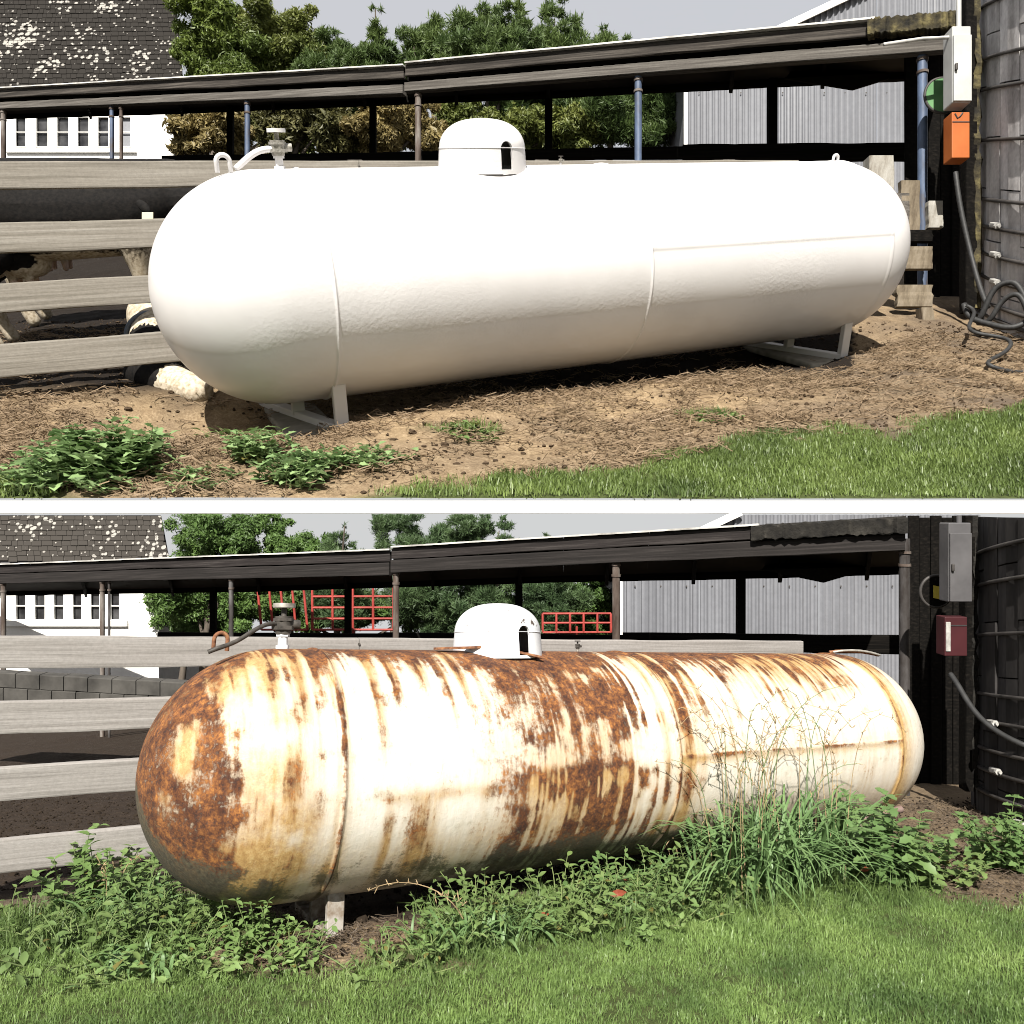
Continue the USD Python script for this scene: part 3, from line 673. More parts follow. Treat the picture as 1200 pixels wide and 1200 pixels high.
part(wt, 'lifting_lug', lug(T, 'lug', T.at_px(264, 8), 4, 0.07, 0.055, 0.0105, white_up, ''), white_up, True)
part(wt, 'lifting_lug', lug(T, 'lug', T.at_px(979, 0), 0, 0.042, 0.036, 0.009, white_up, ''), white_up, True)
hood(T, 'dome_cover', 565, 0.435, 0.245, white_up, 'smooth white domed cover on top of the clean white tank', 10, dark_iron)
k = T.k
M, H, o = valve(T, 'fill_valve', 328, 46, (white_up, brass, white_up), 'fill valve with white handwheel on the left crest of the white tank')
p0 = o + (M[:3, 2] * .50 - M[:3, 0] * 0.10) * H
q1 = T.P(T.at_px(276, 0), 0, 0.01)
part_parent = thing('bent_pipe', 'white painted bent pipe from the valve down to the crest of the white tank', 'pipe', p0)
part(part_parent, 'pipe', tube(curve([p0, p0 + (q1 - p0) * .45 + M[:3, 2] * 0.02 * k, p0 + (q1 - p0) * .8 + M[:3, 2] * 0.004 * k, q1 - T.u * 0.01 * k], 16), 0.0135 * k, 10), white_up, True)
valve(T, 'relief_valve', 657, 12, (white_up, brass, dark_iron), 'short relief valve right of the domed cover on the white tank')

# rusty tank
T = TS['lower']; Y = LOW
S, A, R = shell(T, [0.163, 1.843, 3.54], 0.007, 0.009, 300)
R = R + 0.006 * np.exp(-((A - 88) / 0.8) ** 2) * ((S > 1.843) & (S < 3.54))
V, F = shell_mesh(T, S, A, R)
mk = rust_mask(T, S, A, V.reshape(*S.shape, 3)).reshape(-1, 3)
rt = thing('propane_tank', 'old white propane tank covered in brown rust streaks among weeds', 'tank', T.A - T.u * RAD)
sh_ = part(rt, 'tank_shell', (V, F), rusty, True, vary=mk)
UsdGeom.PrimvarsAPI(sh_).CreatePrimvar('wrap', Sdf.ValueTypeNames.Float3Array, 'vertex').Set(Vt.Vec3fArray.FromNumpy(np.stack([S * 60, np.where(A > 180, A - 360, A) * 0.10, 0 * S], -1).reshape(-1, 3).astype(np.float32)))
leg_paint = noise_mat('rusted_leg_paint', [(0.3, (0.045, 0.0225, 0.0135)), (0.45, (0.153, 0.1215, 0.09)), (0.6, (0.27, 0.252, 0.225))], (1, 1, 1), 14.0, rough=0.8)
leg(T, rt, 397, leg_paint, 0.07, 0.22, 0.11, 0)
leg(T, rt, 1010, leg_paint, 0.07, 0.22, 0.11, 0)
part(rt, 'lifting_lug', lug(T, 'lug', T.at_px(259, 6), 4, 0.075, 0.055, 0.009, rust_iron, ''), rust_iron, True)
_, M, s = hood(T, 'dome_cover', 583, 0.455, 0.272, white_low, 'chipped white domed cover on top of the rusty tank', 8, dark_iron)
# rusty strap lying at the foot of the cover
a, b, c = T.P(T.at_px(503, 0), 8, 0.012), T.P(T.at_px(560, 0), 14, 0.035), T.P(T.at_px(606, 0), 25, 0.02)
st = thing('hinge_strap', 'rust brown iron strap lying in front of the chipped domed cover', 'strap', a)
part(st, 'strap_arm', bar(a, b, T.c * .05, T.u * .012, 3), rust_iron, 30)
part(st, 'strap_arm', bar(b, c, T.c * .055, T.u * .012, 3), rust_iron, 30)
part(st, 'hinge_pin', tube([b - T.c * .04, b + T.c * .04], .012, 10), rust_iron, 40)
M, H, o = valve(T, 'fill_valve', 331, 56, (white_low, dark_iron, brass), 'dark fill valve with grey handwheel on the left crest of the rusty tank')
p0 = o + (M[:3, 2] * .55 - M[:3, 0] * .08) * H
q1 = T.P(T.at_px(262, 20), 12, 0.015)
bp = thing('bent_pipe', 'dark bent pipe from the valve down to the head of the rusty tank', 'pipe', p0)
part(bp, 'pipe', tube(curve([p0, p0 + (q1 - p0) * .4 + M[:3, 2] * .02, p0 + (q1 - p0) * .75, q1, q1 - T.d * .05 - T.u * .02], 18), 0.0095, 10), dark_iron, True)
valve(T, 'relief_valve', 677, 15, (brass, dark_iron, dark_iron), 'small dark relief valve right of the cover on the rusty tank')
e0, e1 = T.P(T.at_px(968, 0), 3, 0.012), T.P(T.at_px(1022, 4), 16, 0.014)
dp = thing('drain_pipe', 'thin rusty pipe on the right shoulder of the rusty tank', 'pipe', e0)
part(dp, 'pipe', tube(curve([e0, (e0 + e1) / 2 + T.u * .015, e1], 10), .010, 8), rust_iron, True)
part(dp, 'pipe', tube(curve([e0 + T.c * .03, (e0 + e1) / 2 + T.u * .02 + T.c * .03, e1 + T.c * .01], 10), .007, 8), brass, True)
a, b = T.P(T.at_px(1012, 130), 140, 0.02), T.P(T.at_px(1058, 130), 140, 0.02)
rp = thing('iron_pipe_stub', 'pinkish rusty pipe stub under the right end of the rusty tank', 'pipe', a)
part(rp, 'pipe', tube([LOW.at(1010, 962, 4.75), LOW.at(1056, 948, 4.85)], .022, 12), noise_mat('pale_rust', [(0.3, (0.084, 0.0455, 0.035)), (.7, (0.161, 0.119, 0.105))], (1, 1, 1), 30.0), 40)

# ------------------------------------------------------------------ timber, steel and masonry materials per yard
def wood(name, lo, mid, hi, k, along=(0.55, 24, 26), bump=0.5, spec=0.2, turn=-0.4636, tilt=None):
    return noise_mat(name, [(0.28, lo), (0.5, mid), (0.72, hi)], tuple(a / k for a in along), 2.2, 5.0, 0.9, bump, 0.006 * k, spec, 0.7, fine=(60.0 / k, 0.82), turn=turn, tilt=(-0.159 if k > 1 else .07) if tilt is None else tilt)
MAT = {}
for Y in (LOW, UPP):
    w, k = Y.word, Y.k
    up = w == 'upper'
    MAT[w] = dict(
        board=wood(f'weathered_board_{w}', (0.1016, 0.09055, 0.07392), (0.171, 0.1552, 0.132), (0.2311, 0.2144, 0.1894), k, turn=0.4154, tilt=.172) if up else wood(f'weathered_board_{w}', (0.1571, 0.146, 0.134), (0.2402, 0.2244, 0.2107), (0.2957, 0.2799, 0.2661), k, turn=0.515, tilt=-.083),
        fascia=wood(f'fascia_wood_{w}', (0.01116, 0.00957, 0.007975), (0.03349, 0.02871, 0.02472), (0.1037, 0.09171, 0.07816), k) if up else wood(f'fascia_wood_{w}', (0.007975, 0.00638, 0.00638), (0.01914, 0.01595, 0.01515), (0.05981, 0.05263, 0.04944), k),  # lower copy darker: shade of the backlit eave put into the wood
        beam=wood(f'beam_wood_{w}', (0.03273, 0.02899, 0.02525), (0.07948, 0.072, 0.06358), (0.159, 0.1477, 0.1328), k) if up else wood(f'beam_wood_{w}', (0.00748, 0.006545, 0.006078), (0.01683, 0.01449, 0.01356), (0.03553, 0.03086, 0.02899), k),  # lower copy darkened in colour to stand for the shade there
        dark=wood(f'dark_timber_{w}', (0.002, 0.0018, 0.0016), (0.0045, 0.004, 0.0035), (0.013, 0.011, 0.009), k, spec=.06),  # near-black tone carries the shade of corners and shed depths
        roofu=noise_mat(f'roof_sheet_{w}', [(0.3, (0.008, 0.007, 0.006)), (0.7, (0.022, 0.019, 0.016))], (1, 1, 1), 3 / k, rough=0.9),
        edge=noise_mat(f'galvanised_edge_{w}', [(0.35, (0.20, 0.19, 0.175)), (0.6, (0.55, 0.54, 0.51))], (1, 1, 1), 2.5 / k, rough=0.5),
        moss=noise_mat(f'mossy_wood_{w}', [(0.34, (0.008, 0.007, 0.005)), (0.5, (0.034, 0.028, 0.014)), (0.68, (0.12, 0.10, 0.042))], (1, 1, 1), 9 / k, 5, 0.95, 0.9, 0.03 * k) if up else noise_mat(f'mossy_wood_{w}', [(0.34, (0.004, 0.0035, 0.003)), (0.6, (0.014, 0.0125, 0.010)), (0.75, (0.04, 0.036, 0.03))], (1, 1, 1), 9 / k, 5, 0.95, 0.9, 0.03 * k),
        blue=noise_mat(f'chipped_blue_paint_{w}', [(0.34, (0.055, 0.043, 0.035)), (0.46, (0.045, 0.060, 0.095)), (0.64, (0.075, 0.105, 0.17))], (1, 1, .35), 9 / k, rough=0.5) if up else noise_mat(f'dull_post_paint_{w}', [(0.34, (0.02, 0.016, 0.014)), (0.5, (0.045, 0.041, 0.040)), (0.65, (0.10, 0.095, 0.093))], (1, 1, .35), 7 / k, rough=0.6),
        steel=noise_mat(f'rusty_steel_post_{w}', [(0.32, (0.026, 0.015, 0.010)), (0.5, (0.070, 0.052, 0.042)), (0.68, (0.17, 0.155, 0.14))], (1, 1, .3), 8 / k, rough=0.75),
        tin=noise_mat(f'corrugated_tin_{w}', [(0.3, (0.1293, 0.1326, 0.1459)), (0.7, (0.1658, 0.171, 0.187))], (1, 1, .25), 2.0 / k, rough=0.5, spec=.4, fine=(9.0 / k, 0.86)),
        trim=noise_mat(f'white_trim_{w}', [(0.3, (0.66, 0.65, 0.61)), (0.7, (0.80, 0.79, 0.76))], (1, 1, 1), 3 / k, rough=0.6),
        plaster=noise_mat(f'white_barn_paint_{w}', [(0.3, (0.66, 0.64, 0.61)), (0.6, (0.80, 0.79, 0.76))], (1, 1, 1), 1.5 / k, rough=0.8, fine=(14 / k, .9)),
        pane=usdkit.material(stage, f'{LOOKS}/dark_window_glass_{w}', {'tc': ('texture_coordinate', {}), 'n': ('noise_texture', {'scale': 3 / k}), 'r': ('rgb_ramp', {'ramp': [(0.35, (0.010, 0.010, 0.011)), (0.7, (0.06, 0.06, 0.062))]}), 'p': ('principled_bsdf', {'roughness': 0.12, 'specular_ior_level': 0.5})}, [('tc.object', 'n.vector'), ('n.fac', 'r.fac'), ('r.color', 'p.base_color')], surface='p.BSDF'),
        stave=noise_mat(f'silo_stave_concrete_{w}', [(0.28, (0.216, 0.2045, 0.2016)), (0.5, (0.432, 0.4147, 0.4118)), (0.72, (0.576, 0.5544, 0.5472))], (3, 3, .8), 2.6 / k, 5, 0.9, 0.4, 0.01 * k, fine=(30 / k, .75)) if up else noise_mat(f'silo_stave_concrete_{w}', [(0.28, (0.0108, 0.0096, 0.0096)), (0.5, (0.0216, 0.0192, 0.0186)), (0.72, (0.0408, 0.0372, 0.036))], (3, 3, .8), 2.6 / k, 5, 0.9, 0.4, 0.01 * k, fine=(30 / k, .75)),  # lower copy darkened: the silo's shade is put into its colour
        hoop=noise_mat(f'silo_hoop_steel_{w}', [(0.3, (0.018, 0.016, 0.015)), (0.7, (0.07, 0.064, 0.06))], (1, 1, 1), 6 / k, rough=0.6, metallic=.3),
        boxg=noise_mat(f'grey_box_paint_{w}', [(0.3, (0.30, 0.30, 0.29)), (0.7, (0.40, 0.40, 0.39))], (1, 1, 1), 4 / k, rough=0.45) if up else noise_mat(f'grey_box_paint_{w}', [(0.3, (0.055, 0.053, 0.055)), (0.7, (0.09, 0.087, 0.09))], (1, 1, 1), 4 / k, rough=0.45),  # lower copy darker: shade put into the grey
        boxr=noise_mat(f'orange_box_paint_{w}', [(0.3, (0.2574, 0.0624, 0.01248)), (0.7, (0.3432, 0.0975, 0.0234))], (1, 1, 1), 3 / k, rough=0.5) if up else noise_mat(f'dull_red_box_paint_{w}', [(0.3, (0.0273, 0.00624, 0.0078)), (0.7, (0.0468, 0.01092, 0.01326))], (1, 1, 1), 3 / k, rough=0.5),  # lower red darkened too, shade mixed into the paint colour
        lugm=noise_mat(f'pale_lug_metal_{w}', [(0.3, (0.175, 0.168, 0.154)), (0.7, (0.385, 0.378, 0.357))], (1, 1, 1), 20 / k, rough=0.5),
    )

# ------------------------------------------------------------------ board fences
def fence(Y, a, b, bands, p_end, label, posts):
    k, m = Y.k, MAT[Y.word]
    ln = lambda px: (lambda u: (u * a / (1 - b * u), a / (1 - b * u)))((px - 600) / FOC)
    x0, y0 = ln(-120)
    t = thing('board_fence', label, 'fence', Y.G(x0, y0))
    n = nrm([b, -1, 0]) * 0.028 * k
    for i, (h0, h1) in enumerate(bands):
        cuts = [-120, 420 + 37 * i, p_end - (0 if i == 0 else 60)]
        for j in range(len(cuts) - 1):
            (xa, ya), (xb, yb) = ln(cuts[j] + 0.4), ln(cuts[j + 1] - 0.4)
            part(t, 'board', bar(Y.W(xa, ya, (h0 + h1) / 2), Y.W(xb, yb, (h0 + h1) / 2), np.array([0, 0, (h0 - h1) * k]), n, 10, 0.012, 50 + 7 * i + j), m['board'], False)
    for px in posts:
        x, y = ln(px); x, y = x - .06 * b, y + .07
        part(t, 'post', bar(Y.G(x, y, -.1), Y.W(x, y, bands[0][0] - .01), np.array([.09 * k, 0, 0]), np.array([0, .09 * k, 0]), 4, 0.02, int(px) + 900), m['dark'] if Y is LOW else m['beam'])
    for i, (h0, h1) in enumerate(bands[:4]):                    # nail heads near the posts
        for px in posts[:2]:
            for hh in (h0 - .03, h1 + .03):
                x, y = ln(px + 14 if px < 100 else px)
                part(t, 'nail', move(m3.Manifold.cylinder(.006 * k, .007 * k, .007 * k, 8), frame_at(Y.W(x, y, hh) + n * .5, [1, 0, 0], n)), dark_iron)
    return ln
UB = [(-.0208, -.154), (-.321, -.467), (-.617, -.758), (-.9125, -1.075)]
LB = [(.057, -.088), (-.236, -.381), (-.530, -.679), (-.850, -1.000)]
fl_u = fence(UPP, 5.107, 0.441, UB, 935, 'weathered grey board fence behind the white tank with cows beyond', [-70, 420, 640, 860])
fl_l = fence(LOW, 4.955, 0.566, LB, 940, 'pale grey four board fence behind the rusty tank', [-70, 420, 660, 880])

# ------------------------------------------------------------------ pole sheds
yf = lambda px: 8.0 / (1 + 0.5 * (px - 600) / FOC)
yr = lambda px: 9.7 / (1 + 0.5 * (px - 600) / FOC)
def strip(Y, m, pts, d0, d1, thick, back=0.0, seg=8, wob=0.02, seed=0):
    """A board along a run of picture points, from d0 to d1 metres below it."""
    out = []
    for i in range(len(pts) - 1):
        P = []
        for px, row in (pts[i], pts[i + 1]):
            y = yf(px); P.append(Y.at(px, row, y) + Y.W(0, back, 0))
        z = np.array([0, 0, -(d0 + d1) / 2 * Y.k])
        d = P[1] - P[0]; n = nrm([d[1], -d[0], 0])
        out.append(bar(P[0] + z, P[1] + z, np.array([0, 0, (d1 - d0) * Y.k]), n * thick * Y.k, seg, wob, seed + i))
    return out
def shed(Y, label, tops, fas, gap, bm, front, rear, rear_edge, rail, sag, moss_from):
    k, m = Y.k, MAT[Y.word]
    t = thing('pole_shed', label, 'shed', Y.G(*(lambda y: ((600 - 600) / FOC * y, y))(8.5)))
    # roof sheets: corrugated, from the front edge down to the lower back edge
    n = 0
    for run in tops:
        (pa, ra), (pb, rb) = run[0], run[-1]
        cnt = max(2, int(round((pb - pa) / 105)))
        for i in range(cnt):
            q0, q1 = pa + (pb - pa) * i / cnt, pa + (pb - pa) * (i + 1) / cnt
            f0, f1 = (Y.at(q, ra + (rb - ra) * (q - pa) / (pb - pa), yf(q)) for q in (q0, q1))
            g0, g1 = (Y.at(600 + (q - 600) * .985, np.interp(q, *zip(*rear_edge)), yr(q)) for q in (q0, q1))
            part(t, 'roof_sheet', slab([f0 + (f1 - f0) * .002, f1 - (f1 - f0) * .002, g1, g0], (0, 0, -0.02 * k)), m['roofu'])
    for i, run in enumerate(tops):
        q_ = run if run is not tops[-1] else [run[0], (moss_from + 8, run[0][1] + (run[1][1] - run[0][1]) * (moss_from + 8 - run[0][0]) / (run[1][0] - run[0][0]))]
        for b_ in strip(Y, m, q_, -0.006, 0.010, 0.05, -0.035, 12, 0.05, 5 + i): part(t, 'metal_edge', b_, m['edge'])
        for b_ in strip(Y, m, run, fas[0], fas[1], 0.035, 0.0, 16, 0.03, 15 + i): part(t, 'fascia_board', b_, m['fascia'])
        for b_ in strip(Y, m, run, fas[1] - .01, bm[0] + .01, 0.03, 0.12, 3, 0.0, 25 + i): part(t, 'gap_shade_strip', b_, m['dark'])  # dark strip stands for the shade between fascia and beam
        for b_ in strip(Y, m, run, bm[0], bm[1], 0.08, 0.02, 12, 0.012, 35 + i): part(t, 'beam', b_, m['beam'])
    # mossy right end of the eave
    (pa, ra), (pb, rb) = tops[-1]
    lerp = lambda q: (q, ra + (rb - ra) * (q - pa) / (pb - pa))
    for b_ in strip(Y, m, [lerp(moss_from), lerp((moss_from + pb) / 2), (pb, rb + (0 if Y is UPP else 1))], 0.016 if Y is UPP else .010, fas[1] + .01, 0.10, -0.03, 22, 0.05, 45): part(t, 'mossy_eave', b_, m['moss'])
    # joists from front beam to back beam
    for q in np.linspace(tops[0][0][0] + 60, tops[-1][1][0] - 40, 11):
        run = tops[0] if q < tops[0][1][0] else tops[-1]
        (pa, ra), (pb, rb) = run
        f0 = Y.at(q, ra + (rb - ra) * (q - pa) / (pb - pa), yf(q) + .1) - np.array([0, 0, .10 * k]); g0 = Y.at(600 + (q - 600) * .985, np.interp(q, *zip(*rear_edge)), yr(q)) - np.array([0, 0, .07 * k])
        part(t, 'joist', bar(f0, g0, np.array([0.04 * k, 0, 0]), np.array([0, 0, .11 * k])), m['dark'])
    for i in range(len(rear_edge) - 1):
        a, b = (Y.at(600 + (q - 600) * .985, r, yr(q) - .05) - np.array([0, 0, .03 * k]) for q, r in rear_edge[i:i + 2])
        part(t, 'back_beam', bar(a, b, np.array([0, 0, .09 * k]), np.array([0, .06 * k, 0]), 4, .02, i), m['dark'])
    for px, mat, rad, off in front:
        y = yf(px) + .05
        run = tops[0] if px < tops[0][1][0] else tops[-1]
        (pa, ra), (pb, rb) = run
        top = Y.at(px, ra + (rb - ra) * (px - pa) / (pb - pa), yf(px)) - np.array([0, 0, (bm[1] - .09 + off) * k]); top[1] = y * k
        top[0] = (px - 600) / FOC * y * k
        x = (px - 600) / FOC * y
        part(t, 'post', tube(np.linspace(Y.G(x, y, -.1), top, 5), rad * k, 12), m[mat], 40)
        for z in (0.10, 0.2):
            part(t, 'post_clamp', tube([top - np.array([0, 0, (z + .02) * k]), top - np.array([0, 0, z * k])], (rad + .008) * k, 12), m['steel'], 40)
    for px in rear:
        y = yr(px) - .1; x = (px - 600) / FOC * y
        part(t, 'back_post', bar(Y.G(x, y, -.1), Y.at(px, np.interp(px, *zip(*rear_edge)) + 1, y), np.array([.085 * k, 0, 0]), np.array([0, .085 * k, 0]), 5, .015, int(px)), m['dark'])
    for i in range(len(rail) - 1):
        (pa, r0, r1), (pb, s0, s1) = rail[i], rail[i + 1]
        ya, yb = yr(pa) - .25, yr(pb) - .25
        A0, A1, B0, B1 = Y.at(pa, r0, ya), Y.at(pa, r1, ya), Y.at(pb, s0, yb), Y.at(pb, s1, yb)
        part(t, 'feed_rail', bar((A0 + A1) / 2, (B0 + B1) / 2, (A0 - A1), np.array([0, .05 * k, 0]), 8, .02, 70 + i), m['dark'])
    if sag:
        y = 7.3
        part(t, 'sagging_panel', slab([Y.at(px, r, y + .3 * j) for j, (px, r) in enumerate(sag)], (0, .02 * k, .0)), m['dark'])
    return t
shed(UPP, 'low open pole shed with sagging mossy roof edge behind the white tank',
     [[(-70, 107.5), (474, 77)], [(476, 74.5), (1118, 14)]], (.02, .135), 0, (.21, .305),
     [(4, 'steel', .034, 0), (131, 'blue', .026, 0), (142, 'steel', .022, 0), (290, 'blue', .032, 0), (490, 'steel', .033, 0), (748, 'blue', .034, 0), (1081, 'blue', .038, 0)],
     [270, 437, 643, 905], [(-70, 136), (200, 127), (643, 107), (900, 93), (1118, 82)],
     [(190, 183, 192), (450, 179, 190), (800, 170, 188), (1066, 168, 188)], [(920, 92), (1000, 105), (1068, 84), (1060, 74), (930, 80)], 1015)
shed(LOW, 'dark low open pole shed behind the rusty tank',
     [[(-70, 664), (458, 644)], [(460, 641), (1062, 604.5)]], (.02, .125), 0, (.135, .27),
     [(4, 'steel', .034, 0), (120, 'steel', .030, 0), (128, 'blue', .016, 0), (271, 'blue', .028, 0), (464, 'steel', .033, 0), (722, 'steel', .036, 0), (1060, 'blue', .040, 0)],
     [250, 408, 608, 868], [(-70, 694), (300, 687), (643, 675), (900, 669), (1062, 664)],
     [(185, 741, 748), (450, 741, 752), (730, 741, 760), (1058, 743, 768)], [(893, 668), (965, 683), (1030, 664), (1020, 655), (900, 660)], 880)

# ------------------------------------------------------------------ corrugated metal buildings
def metal_building(Y, label, px0, px1, yd, eave_row, base_row, pitch_px, cap_row, seams):
    k, m = Y.k, MAT[Y.word]
    x0, x1 = (px0 - 600) / FOC * yd, (px1 - 600) / FOC * yd
    top = lambda x: min(Y.hor - (eave_row - .47 * (x * FOC / yd + 600 - px0)), Y.hor - cap_row) / FOC * yd
    zb_ = -Y.eye - .3
    t = thing('metal_building', label, 'building', Y.G((x0 + x1) / 2, yd))
    P = pitch_px / FOC * yd
    cuts = [px0] + seams + [px1]
    for c0, c1 in zip(cuts[:-1], cuts[1:]):
        a, b = (c0 - 600) / FOC * yd, (c1 - 600) / FOC * yd - .012
        n = max(2, int((b - a) / P * 6))
        xs_ = np.linspace(a, b, n + 1)
        ph = ((xs_ - x0) / P) % 1
        d = np.interp(ph, [0, .12, .30, .5, .68, 1], [0, 0, .036, .036, 0, 0])
        V = []
        mid = Y.hor
        for x, dd in zip(xs_, d):
            tz = top(x)
            for h in (zb_, zb_ + (tz - zb_) * .5, tz): V.append(Y.W(x, yd - dd, h))
        F = []
        for i in range(n):
            for j in range(2):
                q = i * 3 + j; F += [(q, q + 3, q + 4), (q, q + 4, q + 1)]
        part(t, 'wall_panel', (np.array(V), np.array(F)), m['tin'], False)
    part(t, 'corner_trim', bar(Y.W(x0 - .03, yd - .03, zb_), Y.W(x0 - .03, yd - .03, top(x0)), np.array([.06 * k, 0, 0]), np.array([0, .06 * k, 0])), m['trim'])
    # gable trim and roof edge
    xe = x0 + ((eave_row - cap_row) / .47) / FOC * yd
    xe = min(xe, x1)
    a, b = Y.W(x0 - .25, yd - .10, top(x0) - .08), Y.W(xe, yd - .10, top(xe) + .03)
    part(t, 'gable_trim', bar(a, b, nrm(np.cross(b - a, [0, 1, 0])) * .11 * k, np.array([0, .03 * k, 0])), m['trim'])
    o = nrm(np.cross([0, 1, 0], b - a)) * .04 * k
    o = o if o[2] < 0 else -o
    part(t, 'roof', slab([a - o * 1.4, b - o * 1.4, b - o * 1.4 + Y.W(0, 5, 0) - Y.W(0, 0, 0), a - o * 1.4 + Y.W(0, 5, 0) - Y.W(0, 0, 0)], (0, 0, -.02 * k)), m['tin'])
    part(t, 'side_wall', slab([Y.W(x0, yd + .05, zb_), Y.W(x0, yd + 5, zb_), Y.W(x0, yd + 5, top(x0)), Y.W(x0, yd + .05, top(x0))], (.02 * k, 0, 0)), m['tin'])
    # girt line of screw heads
    for r in np.linspace(x0 + .2, x1 - .2, 14):
        part(t, 'screw', move(m3.Manifold.cylinder(.01 * k, .012 * k, .012 * k, 6), frame_at(Y.W(r, yd - .024, (Y.hor - (109 if Y is UPP else 687)) / FOC * yd), [1, 0, 0], [0, -1, 0])), dark_iron)
metal_building(UPP, 'pale grey corrugated metal building behind the upper shed', 805, 1150, 14.0, 87, 175, 7.0, -30, [905, 1028])
metal_building(LOW, 'pale grey corrugated metal building with fine ribs behind the lower shed', 729, 1150, 12.9, 668, 745, 8.6, 603.5, [820, 960])

# ------------------------------------------------------------------ white barns with mossy shingle roofs
def shingle_mat(name, k, dark):
    return usdkit.material(stage, f'{LOOKS}/{name}', {
        'g': ('geometry', {}), 'tc': ('texture_coordinate', {}), 'mp': ('mapping', {'scale': (1.0 / k, 1.0 / k, 1.0 / k)}),
        'v': ('voronoi_texture', {'scale': 7.5 if k > 1 else 10.0, 'randomness': 1.0}), 'n': ('noise_texture', {'scale': 1.1, 'detail': 3.0}), 'n2': ('noise_texture', {'scale': 22.0, 'detail': 4.0}),
        'ms': ('math', {'math_type': 'multiply_add', 'value2': -1.5, 'value3': 1.10}), 'sub': ('math', {'math_type': 'subtract'}), 'dn': ('math', {'math_type': 'multiply_add', 'value2': .22}),
        'mr': ('map_range', {'from_min': 0.0, 'from_max': 0.035, 'clamp': True}),
        'r': ('rgb_ramp', {'ramp': [(0, tuple(c * dark for c in (.030, .027, .024))), (.6, tuple(c * dark for c in (.062, .057, .051))), (1, tuple(c * dark for c in (.11, .102, .093)))]}),
        'm': ('mix', {'mix_type': 'mix', 'color2': (.25, .237, .215)}), 'p': ('principled_bsdf', {'roughness': .95, 'specular_ior_level': .1})},
        [('tc.object', 'mp.vector'), ('mp.vector', 'v.vector'), ('mp.vector', 'n.vector'), ('mp.vector', 'n2.vector'), ('g.random_per_island', 'r.fac'),
         ('n2.fac', 'dn.value1'), ('v.distance', 'dn.value3'),
         ('n.fac', 'ms.value1'), ('ms.value', 'sub.value1'), ('dn.value', 'sub.value2'), ('sub.value', 'mr.value'), ('mr.result', 'm.fac'), ('r.color', 'm.color1'), ('m.color', 'p.base_color')], surface='p.BSDF')
